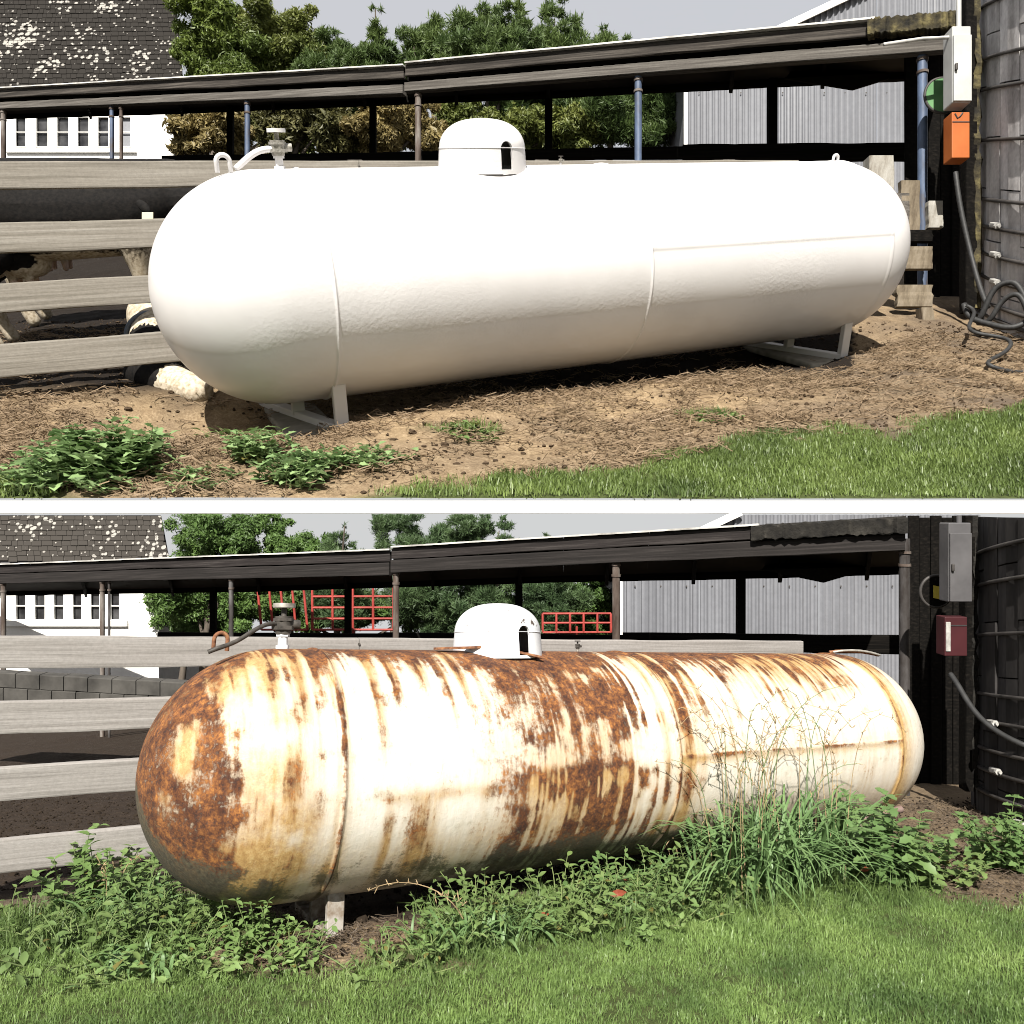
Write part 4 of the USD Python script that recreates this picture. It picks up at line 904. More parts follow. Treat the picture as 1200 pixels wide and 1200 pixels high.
def barn(Y, label, yd, wall_r, wall_top, wall_bot, wins, win_rows, eave, top_edge, course_px, dark, ledge):
    k, m = Y.k, MAT[Y.word]
    from shapely.geometry import box as sbox, Polygon
    X = lambda px: (px - 600) / FOC * yd
    H = lambda row: (Y.hor - row) / FOC * yd
    t = thing('barn', label, 'barn', Y.G(X(80), yd))
    wall = sbox(X(-140), H(wall_bot), X(wall_r), H(wall_top))
    for a, b in wins: wall = wall.difference(sbox(X(a), H(win_rows[1]), X(b), H(win_rows[0])))
    w = trimesh.creation.extrude_polygon(wall, 0.10, engine='earcut')
    v = w.vertices
    part(t, 'wall', (np.array([Y.W(x, yd + z, y) for x, y, z in v]), w.faces[:, ::-1]), m['plaster'])
    part(t, 'end_wall', slab([Y.W(X(wall_r) - .02, yd + .11, H(wall_bot)), Y.W(X(wall_r) - .02, yd + 4, H(wall_bot)), Y.W(X(wall_r) - .02, yd + 4, H(wall_top)), Y.W(X(wall_r) - .02, yd + .11, H(wall_top))], (-.05 * k, 0, 0)), m['plaster'])
    zz = lambda hh: np.array([0, 0, hh * k])
    for a, b in wins:
        xa, xb, h0, h1 = X(a), X(b), H(win_rows[1]), H(win_rows[0])
        f = .018
        ms = [bar(Y.W(xa + f / 2, yd + .01, h0), Y.W(xa + f / 2, yd + .01, h1), [f * k, 0, 0], [0, .05 * k, 0]), bar(Y.W(xb - f / 2, yd + .01, h0), Y.W(xb - f / 2, yd + .01, h1), [f * k, 0, 0], [0, .05 * k, 0]),
              bar(Y.W(xa + f, yd + .012, h1 - f / 2), Y.W(xb - f, yd + .012, h1 - f / 2), zz(f), [0, .05 * k, 0]), bar(Y.W(xa + f, yd + .012, h0 + f / 2), Y.W(xb - f, yd + .012, h0 + f / 2), zz(f), [0, .05 * k, 0]),
              bar(Y.W(xa + f, yd + .014, (h0 + h1) / 2), Y.W(xb - f, yd + .014, (h0 + h1) / 2), zz(f * .8), [0, .03 * k, 0])]
        wn = part(t, 'window', join(ms), m['plaster'] if a > 125 else m['trim'])
        part(wn, 'pane', slab([Y.W(xa, yd + .06, h0), Y.W(xb, yd + .06, h0), Y.W(xb, yd + .06, h1), Y.W(xa, yd + .06, h1)], (0, .01 * k, 0)), m['pane'] if not 140 < a < 150 else m['tin'])
    for r0, r1, pa, pb, d in ledge:
        part(t, 'sill_board', bar(Y.W(X(pa), yd - .02 - d / 2, (H(r0) + H(r1)) / 2), Y.W(X(pb), yd - .02 - d / 2, (H(r0) + H(r1)) / 2), zz(H(r0) - H(r1)), [0, (d + .03) * k, 0]), m['plaster'])
    # roof: steep slope from the eave, laid with shingles course by course
    (pe, re), (pt, rt_) = eave, top_edge
    y0, y1 = yd - .10, yd + (1.4 if Y is UPP else .25)
    E0 = lambda u: Y.W((pe - 600) / FOC * y0 - u, y0, (Y.hor - re) / FOC * y0)
    T0 = lambda u: Y.W((pt - 600) / FOC * y1 - u, y1, (Y.hor - rt_) / FOC * y1)
    width = X(pe) - X(-140)
    nrm_ = nrm(np.cross(E0(0) - E0(1), T0(0) - E0(0)))
    if nrm_[1] > 0: nrm_ = -nrm_
    part(t, 'roof_deck', slab([E0(0), T0(0), T0(width), E0(width)], -nrm_ * .05 * k), m['dark'])
    nc = int((re - rt_) / course_px)
    rg = np.random.default_rng(int(yd * 10))
    V, F = [], []
    for i in range(nc):
        t0, t1 = i / nc, min((i + 1.7) / nc, 1.0 if Y is LOW else 1.05)
        u = -0.02 + rg.uniform(0, .06)
        while u < width:
            wd = rg.uniform(.10, .22)
            lift0, lift1 = (.020 + rg.uniform(0, .012)) * k, .003 * k
            dz = rg.normal(0, .06) / nc
            P = [E0(u) * (1 - t0 - dz) + T0(u) * (t0 + dz), E0(u + wd - .008) * (1 - t0 - dz) + T0(u + wd - .008) * (t0 + dz), E0(u + wd - .008) * (1 - t1) + T0(u + wd - .008) * t1, E0(u) * (1 - t1) + T0(u) * t1]
            n0 = len(V)
            V += [P[0] + nrm_ * lift0, P[1] + nrm_ * lift0, P[2] + nrm_ * lift1, P[3] + nrm_ * lift1, P[0], P[1]]
            F += [(n0, n0 + 1, n0 + 2), (n0, n0 + 2, n0 + 3), (n0 + 4, n0 + 5, n0 + 1), (n0 + 4, n0 + 1, n0), (n0 + 1, n0 + 5, n0 + 2), (n0, n0 + 3, n0 + 4)]
            u += wd
    part(t, 'shingles', (np.array(V), np.array(F)), shingle_mat(f'lichen_shingles_{Y.word}', k, dark), kind='stuff')
    part(t, 'eave_board', bar(E0(.02) - nrm_ * .03 * k, E0(width) - nrm_ * .03 * k, [0, 0, .07 * k], [0, .04 * k, 0]), m['boxg'])
barn(UPP, 'white barn with lichen spotted dark shingle roof beyond the upper fence', 20.0, 203, 112, 215,
     [(18, 31), (42, 57), (66.5, 81), (90.5, 105), (114.5, 128), (141, 154)], (137, 173), (215, 104), (204, -14), 5.2, 0.62, [(126, 131, 10, 203, .02), (176, 179, 8, 160, .03)])
barn(LOW, 'white barn with pale spotted shingle roof beyond the lower fence', 15.0, 186, 668, 800,
     [(18, 31), (40, 54), (62.5, 76), (84.5, 97), (105.5, 118), (129, 141)], (693, 727), (198, 658), (188, 603.8), 5.6, 1.25, [(727, 734, 5, 150, .03), (683, 688, 5, 186, .02)])

# ------------------------------------------------------------------ stave silos
def silo(Y, label, px_t, y_t, R, row_top, hoops, step_row, lugs):
    k, m = Y.k, MAT[Y.word]
    u = (px_t - 600) / FOC
    tang = np.array([u * y_t, y_t]); tn = nrm(tang)
    c = tang + np.array([tn[1], -tn[0]]) * R                    # centre, right of the sight line
    H = lambda row: (Y.hor - row) / FOC * y_t
    t = thing('silo', label, 'silo', Y.G(c[0], c[1]))
    a_mid = math.atan2(-c[1], -c[0])
    n, dth = 26, 0.0
    dth = 0.27 / R
    hs = np.arange(-Y.eye - .15, H(row_top), .75)
    hs = np.append(hs, H(row_top))
    def pt(a, r, h):
        q = Y.W(c[0] + r * math.cos(a), c[1] + r * math.sin(a), h)
        if Y is LOW: q[2] = min(q[2], -.036)          # the stub of a silo is level on top
        return q
    rg = np.random.default_rng(3)
    for i in range(-11, 9):
        off = 0 if i % 2 else .375
        cuts = [hs[0]] + [h for h in np.arange(hs[0] + off + .75 * (off == 0), H(row_top), .75)] + [H(row_top)]
        for h0, h1 in zip(cuts[:-1], cuts[1:]):
            if h1 - h0 < .03: continue
            a0, a1 = a_mid + i * dth + .006 / R, a_mid + (i + 1) * dth - .006 / R
            r0 = R + rg.normal(0, .004)
            bul = .13 if h1 <= H(step_row) + .45 else 0
            V = []
            for a in (a0, (a0 + a1) / 2, a1):
                for h in (h0 + .005, h1 - .005):
                    V += [pt(a, r0 + (.004 if a not in (a0, a1) else -.004), h), pt(a, r0 - .08, h)]
            V = np.array(V)
            F = []
            for q in (0, 4):
                F += [(q, q + 4, q + 6), (q, q + 6, q + 2), (q + 2, q + 6, q + 7), (q + 2, q + 7, q + 3), (q, q + 1, q + 5), (q, q + 5, q + 4)]
            F += [(0, 2, 3), (0, 3, 1), (8, 9, 11), (8, 11, 10)]
            part(t, 'stave', (V, np.array(F)), m['stave'])
    arc = np.linspace(a_mid - 11 * dth, a_mid + 9 * dth, 70)
    part(t, 'mortar_core', (lambda P: (P[0], P[1]))(wall_arc([pt(a, R - .035, hs[0]) for a in arc], [pt(a, R - .035, H(row_top) - .01) for a in arc])), m['dark'])
    for r in hoops:
        h = H(r)
        rr = R + .012
        part(t, 'hoop', tube([pt(a, rr, h) for a in arc], .013 * k, 6), m['hoop'], True)
    for px, row in lugs:
        h = H(row)
        a = min(np.linspace(a_mid - 8 * dth, a_mid + 3 * dth, 400), key=lambda q: (lambda w: abs(600 + FOC * w[0] / w[1] - px))(pt(q, R + .02, h)))
        o = pt(a, R + .03, h); tx = nrm(pt(a + .02, R + .03, h) - o); nn = nrm(o - pt(a, R - .1, h))
        M = frame_at(o, tx, nn)
        ms = [move(rbox(.10 * k, .035 * k, .04 * k, .008 * k), M), move(m3.Manifold.cylinder(.16 * k, .010 * k, .010 * k, 8, True).rotate((0, 90, 0)).translate((.03 * k, 0, .01 * k)), M), move(m3.Manifold.cylinder(.025 * k, .022 * k, .022 * k, 6, True).rotate((0, 90, 0)).translate((.07 * k, 0, .01 * k)), M)]
        part(t, 'hoop_lug', join(ms), m['lugm'], 40)
    return t, pt
def wall_arc(lo, hi):
    V = np.array(lo + hi); n = len(lo); F = []
    for i in range(n - 1): F += [(i, i + 1, n + i + 1), (i, n + i + 1, n + i)]
    return V, np.array(F)
silo(UPP, 'grey concrete stave silo with steel hoops in sunlight, right of the white tank', 1141, 6.6, 2.4, -20, [22, 79, 112, 166, 229, 258, 287, 312, 338, 352], 240, [(1137, 254), (1147, 284), (1166, 312)])
silo(LOW, 'grey stave silo with shade put into its dark colour and thin hoops, right of the rusty tank', 1139, 6.3, 2.4, 603.8, [656, 691, 745, 808, 836, 866, 888, 912], 800, [(1168, 884), (1150, 836), (1196, 928)])

# ------------------------------------------------------------------ plank wall, post, boxes and cables beside each silo
def corner(Y, wall_rows, px_w, post, box, red, yb, labels, disc, arm, top_pipe):
    k, m = Y.k, MAT[Y.word]
    t = thing('plank_wall', labels[0], 'wall', Y.at(1100, wall_rows[1], 7.0))
    cuts = np.linspace(px_w[0], px_w[1], 7)
    for i in range(6):
        a, b = cuts[i] + .3, cuts[i + 1] - .3
        y = 7.05 + .02 * (i % 2)
        c = (a + b) / 2
        part(t, 'plank', bar(Y.at(c, wall_rows[1] + 8, y), Y.at(c, wall_rows[0] + (2 if i % 2 else 0), y), np.array([(b - a) / FOC * y * k, 0, 0]), np.array([0, .03 * k, 0]), 4, .01, i), m['dark'])  # the corner's shade is put into the near-black plank colour
    c = (post[0] + post[1]) / 2; w = (post[1] - post[0]) / FOC * yb * k
    t = thing('wooden_post', labels[1], 'post', Y.at(c, post[3], yb + .1))
    part(t, 'upright', bar(Y.at(c - 2, post[3], yb + .1), Y.at(c - 2, post[2], yb + .1), [w * .7, 0, 0], [0, .10 * k, 0], 10, .02, 4), m['dark'])  # dark lower length of the upper post stands for shadow
    part(t, 'mossy_edge', bar(Y.at(post[1] - 3, post[3] - 4, yb + .08), Y.at(post[1] - 3, post[2], yb + .08), [w * .42, 0, 0], [0, .07 * k, 0], 30, .14, 5), m['moss'])
    a, b, r0, r1 = box
    ctr = Y.at((a + b) / 2, (r0 + r1) / 2, yb - .06)
    sx, sz = (b - a) / FOC * yb * k, (r1 - r0) / FOC * yb * k
    t = thing('electrical_box', labels[2], 'electrical box', ctr)
    I = np.eye(4); I[:3, 3] = ctr
    put = lambda mesh, x, y, z: move(mesh.translate((x, y, z)), I)
    part(t, 'case', put(rbox(sx, .13 * k, sz, .008 * k), 0, 0, 0), m['boxg'], 30)
    part(t, 'door', put(rbox(sx * .96, .02 * k, sz * .86, .004 * k), 0, -.072 * k, -sz * .06), m['boxg'], 30)
    part(t, 'latch', put(rbox(.018 * k, .02 * k, .05 * k, .005 * k), -sx * .40, -.092 * k, -sz * .06), m['hoop'], 30)
    part(t, 'conduit', tube(np.linspace(Y.at(top_pipe[0], r0 + 2, yb - .06), Y.at(top_pipe[0], top_pipe[1], yb - .06), 4), .018 * k, 10), m['boxg'], 40)
    if arm: part(t, 'conduit_arm', tube([Y.at(px, r, yb - .07 - .02 * i) for i, (px, r) in enumerate(arm)][::-1], .013 * k, 8), m['edge'], True)
    a, b, r0, r1 = red
    ctr = Y.at((a + b) / 2, (r0 + r1) / 2, yb - .05)
    sx, sz = (b - a) / FOC * yb * k, (r1 - r0) / FOC * yb * k
    t = thing('switch_box', labels[3], 'switch box', ctr)
    I = np.eye(4); I[:3, 3] = ctr
    part(t, 'case', put(rbox(sx, .12 * k, sz, .006 * k), 0, 0, 0), m['boxr'], 30)
    part(t, 'lid_gap', put(rbox(sx * .96, .010 * k, .010 * k, .003 * k), 0, -.058 * k, sz * .28), black_rubber)
    if Y is UPP:
        pts = np.array([(-.34, .46), (-.20, .36), (-.05, .40), (.10, .48)]) * [sx, sz]
        pts = np.array([(x, -.062 * k, z) for x, z in pts]) @ I[:3, :3].T + ctr
        part(t, 'painted_mark', tube(pts, .005 * k, 6), black_rubber)
    else:
        part(t, 'side_plate', put(rbox(sx * .2, .012 * k, sz * .75, .003 * k), -sx * .36, -.062 * k, 0), m['lugm'])
    px, row, rad, mat, lab, cat = disc
    o = Y.at(px, row, yb + .22)
    t = thing('hose_reel', lab, cat, o)
    r = rad / FOC * yb * k
    J = frame_at(o, [1, 0, 0], [0, -1, .0])
    part(t, 'reel_disc', move(m3.Manifold.cylinder(.02 * k, r, r, 32, True), J), mat[0], 40)
    part(t, 'rim', move(m3.Manifold.revolve(m3.CrossSection.circle(.012 * k, 10).translate((r, 0)), 32), J), mat[1], 40)
    if mat[2] is not None:
        part(t, 'yellow_label', bar(o + np.array([-r * .25, -.016 * k, 0]), o + np.array([r * .55, -.016 * k, -.02 * k]), [0, 0, r * .8], [0, .006 * k, 0]), mat[2])
green = noise_mat('green_reel_paint', [(0.3, (0.05, 0.13, 0.05)), (0.7, (0.10, 0.22, 0.09))], (1, 1, 1), 1.0, rough=.6)
yellow = noise_mat('yellow_label_print', [(0.3, (0.40, 0.31, 0.04)), (0.7, (0.52, 0.42, 0.07))], (1, 1, 1), 8.0)
corner(UPP, (42, 366), (1060, 1142), (1127, 1146, -8, 366), (1110.5, 1132, 37, 125), (1110.5, 1131, 136, 189), 6.0,
       ('dark plank wall with shade put into its colour between the upper shed and silo', 'tall mossy wooden post against the sunlit silo', 'tall grey electrical box above the orange box', 'bright orange box below the grey electrical box'),
       (1104, 112, 21, (green, MAT['upper']['hoop'], None), 'green round reel half hidden beside the grey electrical box', 'reel'), [(1112, 44), (1080, 45.5), (1036, 52)], (1123.5, -6))
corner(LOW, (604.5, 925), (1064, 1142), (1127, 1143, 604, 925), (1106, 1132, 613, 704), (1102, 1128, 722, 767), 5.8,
       ('dark plank wall with shade put into its colour between the lower shed and silo', 'dark wooden post against the dark silo', 'grey electrical box with shade in its dark colour above the dark red box', 'dark red box with pale edge below the dull grey box'),
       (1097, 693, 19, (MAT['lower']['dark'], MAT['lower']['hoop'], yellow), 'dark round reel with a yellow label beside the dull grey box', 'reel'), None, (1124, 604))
# crib of short timbers and a peeling post at the right end of the white tank
pale = wood('peeling_white_post', (0.1, 0.08, 0.06), (0.25, 0.235, 0.205), (0.34, 0.33, 0.305), 5.5, (8, 8, 1.5))
tan_w = wood('tan_lumber', (0.066, 0.0495, 0.033), (0.1485, 0.121, 0.08525), (0.22, 0.187, 0.143), 5.5, (8, 8, 1.5))
y = 6.05
pp = thing('peeling_post', 'short peeling white wooden post above the right end of the white tank', 'post', UPP.at(1030, 300, y))
part(pp, 'upright', bar(UPP.at(1031, 330, y), UPP.at(1029, 186, y), [28 / FOC * y * 5.5, 0, 0], [0, .12 * 5.5, 0], 8, .03, 8), pale)
cr = thing('timber_crib', 'stack of short old timbers at the foot of the blue post by the white tank', 'timber stack', UPP.at(1080, 370, 6.25))
for a, b, r0, r1, mt in ((1054, 1076, 213, 271, tan_w), (1086, 1103, 237, 268, pale), (1060, 1091, 290, 316, tan_w), (1050, 1091, 335, 360, tan_w), (1049, 1064, 228, 268, MAT['upper']['beam']), (1062, 1091, 271, 284, MAT['upper']['dark'])):
    part(cr, 'timber', bar(UPP.at((a + b) / 2, r1, 6.22), UPP.at((a + b) / 2, r0, 6.22), [(b - a) / FOC * 6.22 * 5.5, 0, 0], [0, .06 * 5.5, 0], 6, .015, a), mt)
part(cr, 'corner_block', bar(UPP.at(1085, 378, 6.1), UPP.at(1083, 362, 6.1), [14 / FOC * 6.2 * 5.5, 0, 0], [0, .1 * 5.5, 0]), tan_w)
# cables
cab = thing('black_cable', 'black cable hanging from the post and looping on the ground by the sunlit silo', 'cable', UPP.at(1150, 380, 5.6))
k = 5.5
part(cab, 'hanging_length', tube(curve([UPP.at(px, r, y) for px, r, y in ((1120, 202, 5.9), (1127, 250, 5.85), (1137, 295, 5.8), (1148, 335, 5.7), (1158, 360, 5.6))], 30), .017 * k, 8), black_rubber, True)
part(cab, 'coil', tube(curve([UPP.at(px, r, y) for px, r, y in ((1147, 374, 5.55), (1158, 352, 5.5), (1172, 334, 5.45), (1186, 331, 5.4), (1199, 345, 5.35), (1206, 372, 5.3), (1190, 383, 5.3), (1160, 380, 5.4), (1138, 372, 5.5), (1130, 356, 5.55))], 60), .019 * k, 8), black_rubber, True)
part(cab, 'coil', tube(curve([UPP.at(px, r, y) for px, r, y in ((1146, 378, 5.5), (1162, 372, 5.4), (1176, 352, 5.35), (1189, 345, 5.3), (1202, 360, 5.25), (1215, 380, 5.2))], 40), .017 * k, 8), black_rubber, True)
part(cab, 'ground_length', tube(curve([UPP.at(px, r, y) for px, r, y in ((1132, 358, 5.5), (1137, 378, 5.25), (1148, 391, 5.05), (1166, 394, 5.02), (1181, 398, 4.96), (1178, 412, 4.85), (1164, 430, 4.62), (1178, 434, 4.62), (1205, 434, 4.62))], 60), .012 * k, 8), black_rubber, True)
cab = thing('black_hose', 'dark hose slung across the front of the dark silo', 'hose', LOW.at(1150, 850, 5.4))
part(cab, 'hose_length', tube(curve([LOW.at(px, r, y) for px, r, y in ((1114, 790, 5.75), (1128, 812, 5.6), (1146, 838, 5.45), (1170, 858, 5.3), (1202, 874, 5.15))], 30), .018, 8), black_rubber, True)

# ------------------------------------------------------------------ low block wall and red gates beyond the lower fence
blk = noise_mat('grey_wall_block', [(0.3, (0.0225, 0.021, 0.01875)), (0.7, (0.06375, 0.06, 0.054))], (1, 1, 1), 4.0, rough=.95, bump=.4)
bw = thing('block_wall', 'low grey concrete block wall between barn and lower fence', 'wall', LOW.at(60, 830, 7.6))
rg = np.random.default_rng(12)
for c in range(2):
    for i in range(13):
        a = -60 + i * 28 + 14 * c
        b = a + 27
        y0, y1 = 7.9 - .0012 * a, 7.9 - .0012 * b
        r_ = lambda q: 786 + 0.055 * q + 17.5 * c
        P0, P1 = LOW.at(a, r_(a) + 9, y0), LOW.at(b, r_(b) + 9, y1)
        part(bw, 'block', bar(P0, P1, [0, 0, 17.3 / FOC * y0], [0, .15, 0], 2, .015, i + 20 * c), blk)
part(bw, 'dark_footing', bar(LOW.at(-60, 825, 8.0), LOW.at(300, 842, 7.6), [0, 0, .22], [0, .12, 0]), MAT['lower']['dark'])  # dark base strip under the blocks
red_p = noise_mat('faded_red_gate_paint', [(0.3, (0.16, 0.020, 0.017)), (0.7, (0.30, 0.045, 0.035))], (1, 1, 1), 6.0, rough=.6)
def gate(label, pa, pb, ra, rb, yd, nv, nh, lean=0.0, cat='gate', bars=.019):
    t = thing('red_gate', label, cat, LOW.at((pa + pb) / 2, rb, yd))
    Q = lambda u, v: LOW.at(pa + (pb - pa) * u, ra + (rb - ra) * v, yd) + np.array([lean * (v - .5), 0, 0])
    for i in range(nv): part(t, 'upright_bar', tube([Q(i / (nv - 1), 0), Q(i / (nv - 1), .5) + np.array([0, -.0, 0]), Q(i / (nv - 1), 1)], bars, 6), red_p, True)
    for j in range(nh): part(t, 'cross_bar', tube([Q(0, j / (nh - 1)), Q(1, j / (nh - 1))], bars * .9, 6), red_p, True)
    part(t, 'foot', tube([Q(.5, .7), Q(.5, 1.0) + np.array([0, .2, -1.4])], bars, 6), red_p)
gate('red steel gate panel seen under the lower shed, left of its middle post', 366, 461, 686, 738, 11.6, 5, 5)
gate('narrow dull red feeder rails standing left of the red gate panel', 304, 358, 686, 738, 11.9, 5, 2, .06)
gate('low faded red rails behind the chipped domed cover, under the shed', 636, 716, 719, 741, 12.2, 6, 3)

# ------------------------------------------------------------------ trees
def leaf_cloud(rg, blobs, per, size, up=0.3, thr=0.46, freq=1.1, clip=None, pine=False):
    """Leaf-sized folded faces spread through clumps; holes where the noise is low."""
    C, R = [], []
    for c, r in blobs: C.append(c); R.append(r)
    C, R = np.array(C), np.array(R)
    vol = R.prod(1) ** (2 / 3); n = np.maximum((per * vol / vol.sum()).astype(int), 20)
    idx = np.repeat(np.arange(len(C)), n)
    d = rg.normal(size=(len(idx), 3)); d /= np.linalg.norm(d, axis=1, keepdims=True)
    rad = rg.uniform(0.35, 1.0, len(idx)) ** 0.45 * (1 + 0.22 * rg.normal(size=len(idx)))
    P = C[idx] + d * R[idx] * rad[:, None]
    s0 = R.mean()
    hole = meshkit.fbm(P / s0 * freq * 1.6, 3, 5)
    keep = hole > thr
    if clip is not None: keep &= P[:, 2] < clip
    P, d = P[keep], d[keep]
    nrmv = d * .6 + rg.normal(size=d.shape) * .75 + np.array([0, 0, up]); nrmv /= np.linalg.norm(nrmv, axis=1, keepdims=True)
    a = np.cross(nrmv, rg.normal(size=d.shape)); a /= np.linalg.norm(a, axis=1, keepdims=True)
    b = np.cross(nrmv, a)
    L = size * np.exp(rg.normal(0, .38, len(P)))[:, None]
    W = L * (0.16 if pine else 0.34)
    if pine: a = a * .6 + d * .7 + np.array([0, 0, .35]); a /= np.linalg.norm(a, axis=1, keepdims=True); b = np.cross(a, nrmv); b /= np.maximum(np.linalg.norm(b, axis=1, keepdims=True), 1e-6)
    fold = nrmv * W * .5
    V = np.stack([P - a * L, P - b * W + fold, P + a * L, P + b * W + fold], 1).reshape(-1, 3)
    i = np.arange(len(P))[:, None] * 4
    F = np.vstack([i + [0, 1, 2], i + [0, 2, 3]])
    if clip is not None: V[:, 2] = np.minimum(V[:, 2], clip + .01)
    return V, F
def clumps(rg, blobs, n, f):
    """Breaks big crowns into many small leaf clumps on their outer shell."""
    out = []
    w = np.array([np.prod(r) ** (2 / 3) for _, r in blobs]); w /= w.sum()
    for (c, r), q in zip(blobs, w):
        for _ in range(max(3, int(n * q))):
            d = rg.normal(size=3); d /= np.linalg.norm(d)
            out.append((np.asarray(c) + d * np.asarray(r) * rg.uniform(.25, .95), np.asarray(r).mean() * f * rg.uniform(.6, 1.3) * np.array([1, 1, .8])))
    return out
BARK = {w: noise_mat(f'bark_{w}', [(0.3, (0.035, 0.028, 0.022)), (0.7, (0.12, 0.10, 0.08))], (3, 3, .6), 4 / kk, rough=.95) for w, kk in (('lower', 1.0), ('upper', 5.5))}
def tree(Y, name, label, cat, yd, ell, mat, n, size, seed, clip=None, pine=False, f=.26, nc=60, thr=.45, trunk=None):
    rg = np.random.default_rng(seed)
    k = Y.k
    blobs = [(Y.at(px, row, yd + rg.uniform(-.3, .3)), np.array([rx, .8 * min(rx, rz) + .2 * rx, rz]) / FOC * yd * k) for px, row, rx, rz in ell]
    px0 = trunk or ell[0][0]
    x = (px0 - 600) / FOC * yd
    base = Y.G(x, yd, -.1)
    t = thing(name, label, cat, base, f'{cat}s beyond the {Y.word} shed')
    top = np.mean([b[0] for b in blobs], 0)
    if clip is not None: top[2] = min(top[2], clip - .15)
    mid = (base + top) / 2; mid[0] = base[0] + (top[0] - base[0]) * .25
    r0 = .085 * k
    part(t, 'trunk', tube(curve([base, mid, top], 12), np.linspace(r0, r0 * .35, 12), 8), BARK[Y.word], True)
    for c, r in blobs[:6]:
        e = c.copy()
        if clip is not None: e[2] = min(e[2], clip - .05)
        part(t, 'limb', tube(curve([mid + (top - mid) * rg.uniform(0, .4), (mid + e) / 2 + np.array([0, 0, .1 * k]), e], 8), np.linspace(r0 * .5, r0 * .12, 8), 6), BARK[Y.word], True)
    part(t, 'crown', leaf_cloud(rg, clumps(rg, blobs, nc, f), n, size * k, .35, thr, 1.0, clip, pine), mat)
G1 = leaf_mat('broad_leaf_green', [(0.2, (0.07838, 0.1134, 0.024)), (0.5, (0.2137, 0.27, 0.0528)), (0.8, (0.4097, 0.4185, 0.096))], .25)
G2 = leaf_mat('pine_needle_green', [(0.2, (0.0624, 0.1011, 0.03058)), (0.5, (0.1638, 0.219, 0.06115)), (0.8, (0.3315, 0.365, 0.1092))], .25)
G3 = leaf_mat('dry_shrub_brown', [(0.2, (0.175, 0.14, 0.056)), (0.5, (0.42, 0.3325, 0.14)), (0.8, (0.77, 0.595, 0.28))], .35)
G4 = leaf_mat('lower_leaf_green', [(0.2, (0.06318, 0.1141, 0.02839)), (0.5, (0.1527, 0.2457, 0.06152)), (0.8, (0.2765, 0.362, 0.1136))], 1.2)
G5 = leaf_mat('lower_pine_green', [(0.2, (0.0482, 0.08354, 0.0344)), (0.5, (0.1239, 0.1819, 0.0688)), (0.8, (0.2581, 0.3071, 0.1179))], 1.2)
G6 = leaf_mat('yellow_green_leaf', [(0.2, (0.09408, 0.117, 0.02808)), (0.5, (0.2285, 0.2457, 0.06084)), (0.8, (0.4032, 0.3861, 0.117))], .25)
UT = [
 ('leafy_tree', 'bushy green tree touching the right edge of the upper barn roof', 16.0, [(250, 40, 50, 50), (235, 100, 34, 45), (280, 90, 50, 50), (215, 60, 16, 50)], G1, 26000, .085, 1, False),
 ('leafy_tree', 'yellowish green tree top beside the bushy tree near the barn', 16.6, [(318, 40, 45, 38), (345, 70, 48, 45), (300, 100, 50, 40), (360, 30, 26, 22)], G6, 24000, .085, 2, False),
 ('pine_tree', 'slender pine with a thin top spike against the sky', 15.5, [(440, 10, 7, 12), (441, 40, 15, 16), (432, 75, 30, 24), (420, 105, 40, 30), (452, 62, 16, 14)], G2, 14000, .11, 3, True),
 ('pine_tree', 'pine on the sloping skyline left of the spiked pine', 16.2, [(392, 62, 26, 24), (380, 95, 40, 34), (410, 85, 30, 30)], G2, 14000, .11, 4, True),
 ('pine_tree', 'broad pine behind the left part of the upper roof edge', 16.4, [(510, 40, 34, 26), (500, 85, 52, 44), (485, 55, 22, 22), (540, 75, 44, 50)], G2, 22000, .11, 5, True),
 ('pine_tree', 'tall rounded pine reaching the top of the picture, above the dome', 16.0, [(575, 30, 40, 22), (560, 70, 46, 40), (605, 26, 30, 24), (595, 85, 48, 55), (590, 140, 50, 40)], G2, 26000, .11, 6, True),
 ('pine_tree', 'dark pine with bare upper twigs next to the tall rounded pine', 16.8, [(650, 22, 34, 22), (665, 45, 28, 24), (640, 75, 50, 44), (660, 135, 54, 45)], G2, 24000, .11, 7, True),
 ('pine_tree', 'lower pine at the right end of the upper tree line', 15.6, [(712, 48, 30, 14), (708, 34, 9, 14), (735, 50, 14, 10), (700, 75, 48, 34), (720, 130, 54, 45), (775, 140, 40, 45)], G2, 24000, .11, 8, True),
 ('leafy_tree', 'pale green bushy tree low behind the dome, under the upper roof', 15.2, [(545, 150, 40, 36), (600, 155, 50, 34), (660, 158, 50, 34)], G6, 22000, .085, 9, False),
 ('leafy_tree', 'olive bushy tree low behind the shrubs left of the dome', 16.2, [(240, 150, 50, 36), (340, 150, 60, 38), (440, 150, 60, 38)], G6, 26000, .085, 10, False),
]
for nm, lb, yd, ell, mt, n, sz, sd, pine in UT:
    tree(UPP, nm, lb, 'tree', yd, ell, mt, int(n * 3.4), sz * .46, 100 + sd, None, pine, .26, 130, .34)
for i, (ell, lb) in enumerate([([(225, 155, 24, 34), (260, 150, 30, 36)], 'tan dry shrub right of the upper barn wall'), ([(330, 150, 34, 36), (385, 145, 34, 38)], 'tan dry shrub under the upper roof behind the fill valve'), ([(440, 150, 36, 36), (495, 150, 32, 34)], 'tan dry shrub under the upper roof, left of the dome')]):
    tree(UPP, 'dry_shrub', lb, 'shrub', 14.2 + .2 * i, ell, G3 if i != 1 else leaf_mat('olive_dry_shrub', [(0.2, (0.08, 0.08, 0.028)), (0.5, (0.2, 0.18, 0.072)), (0.8, (0.36, 0.3, 0.12))], .35), 34000, .042, 130 + i, None, False, .30, 90, .30)
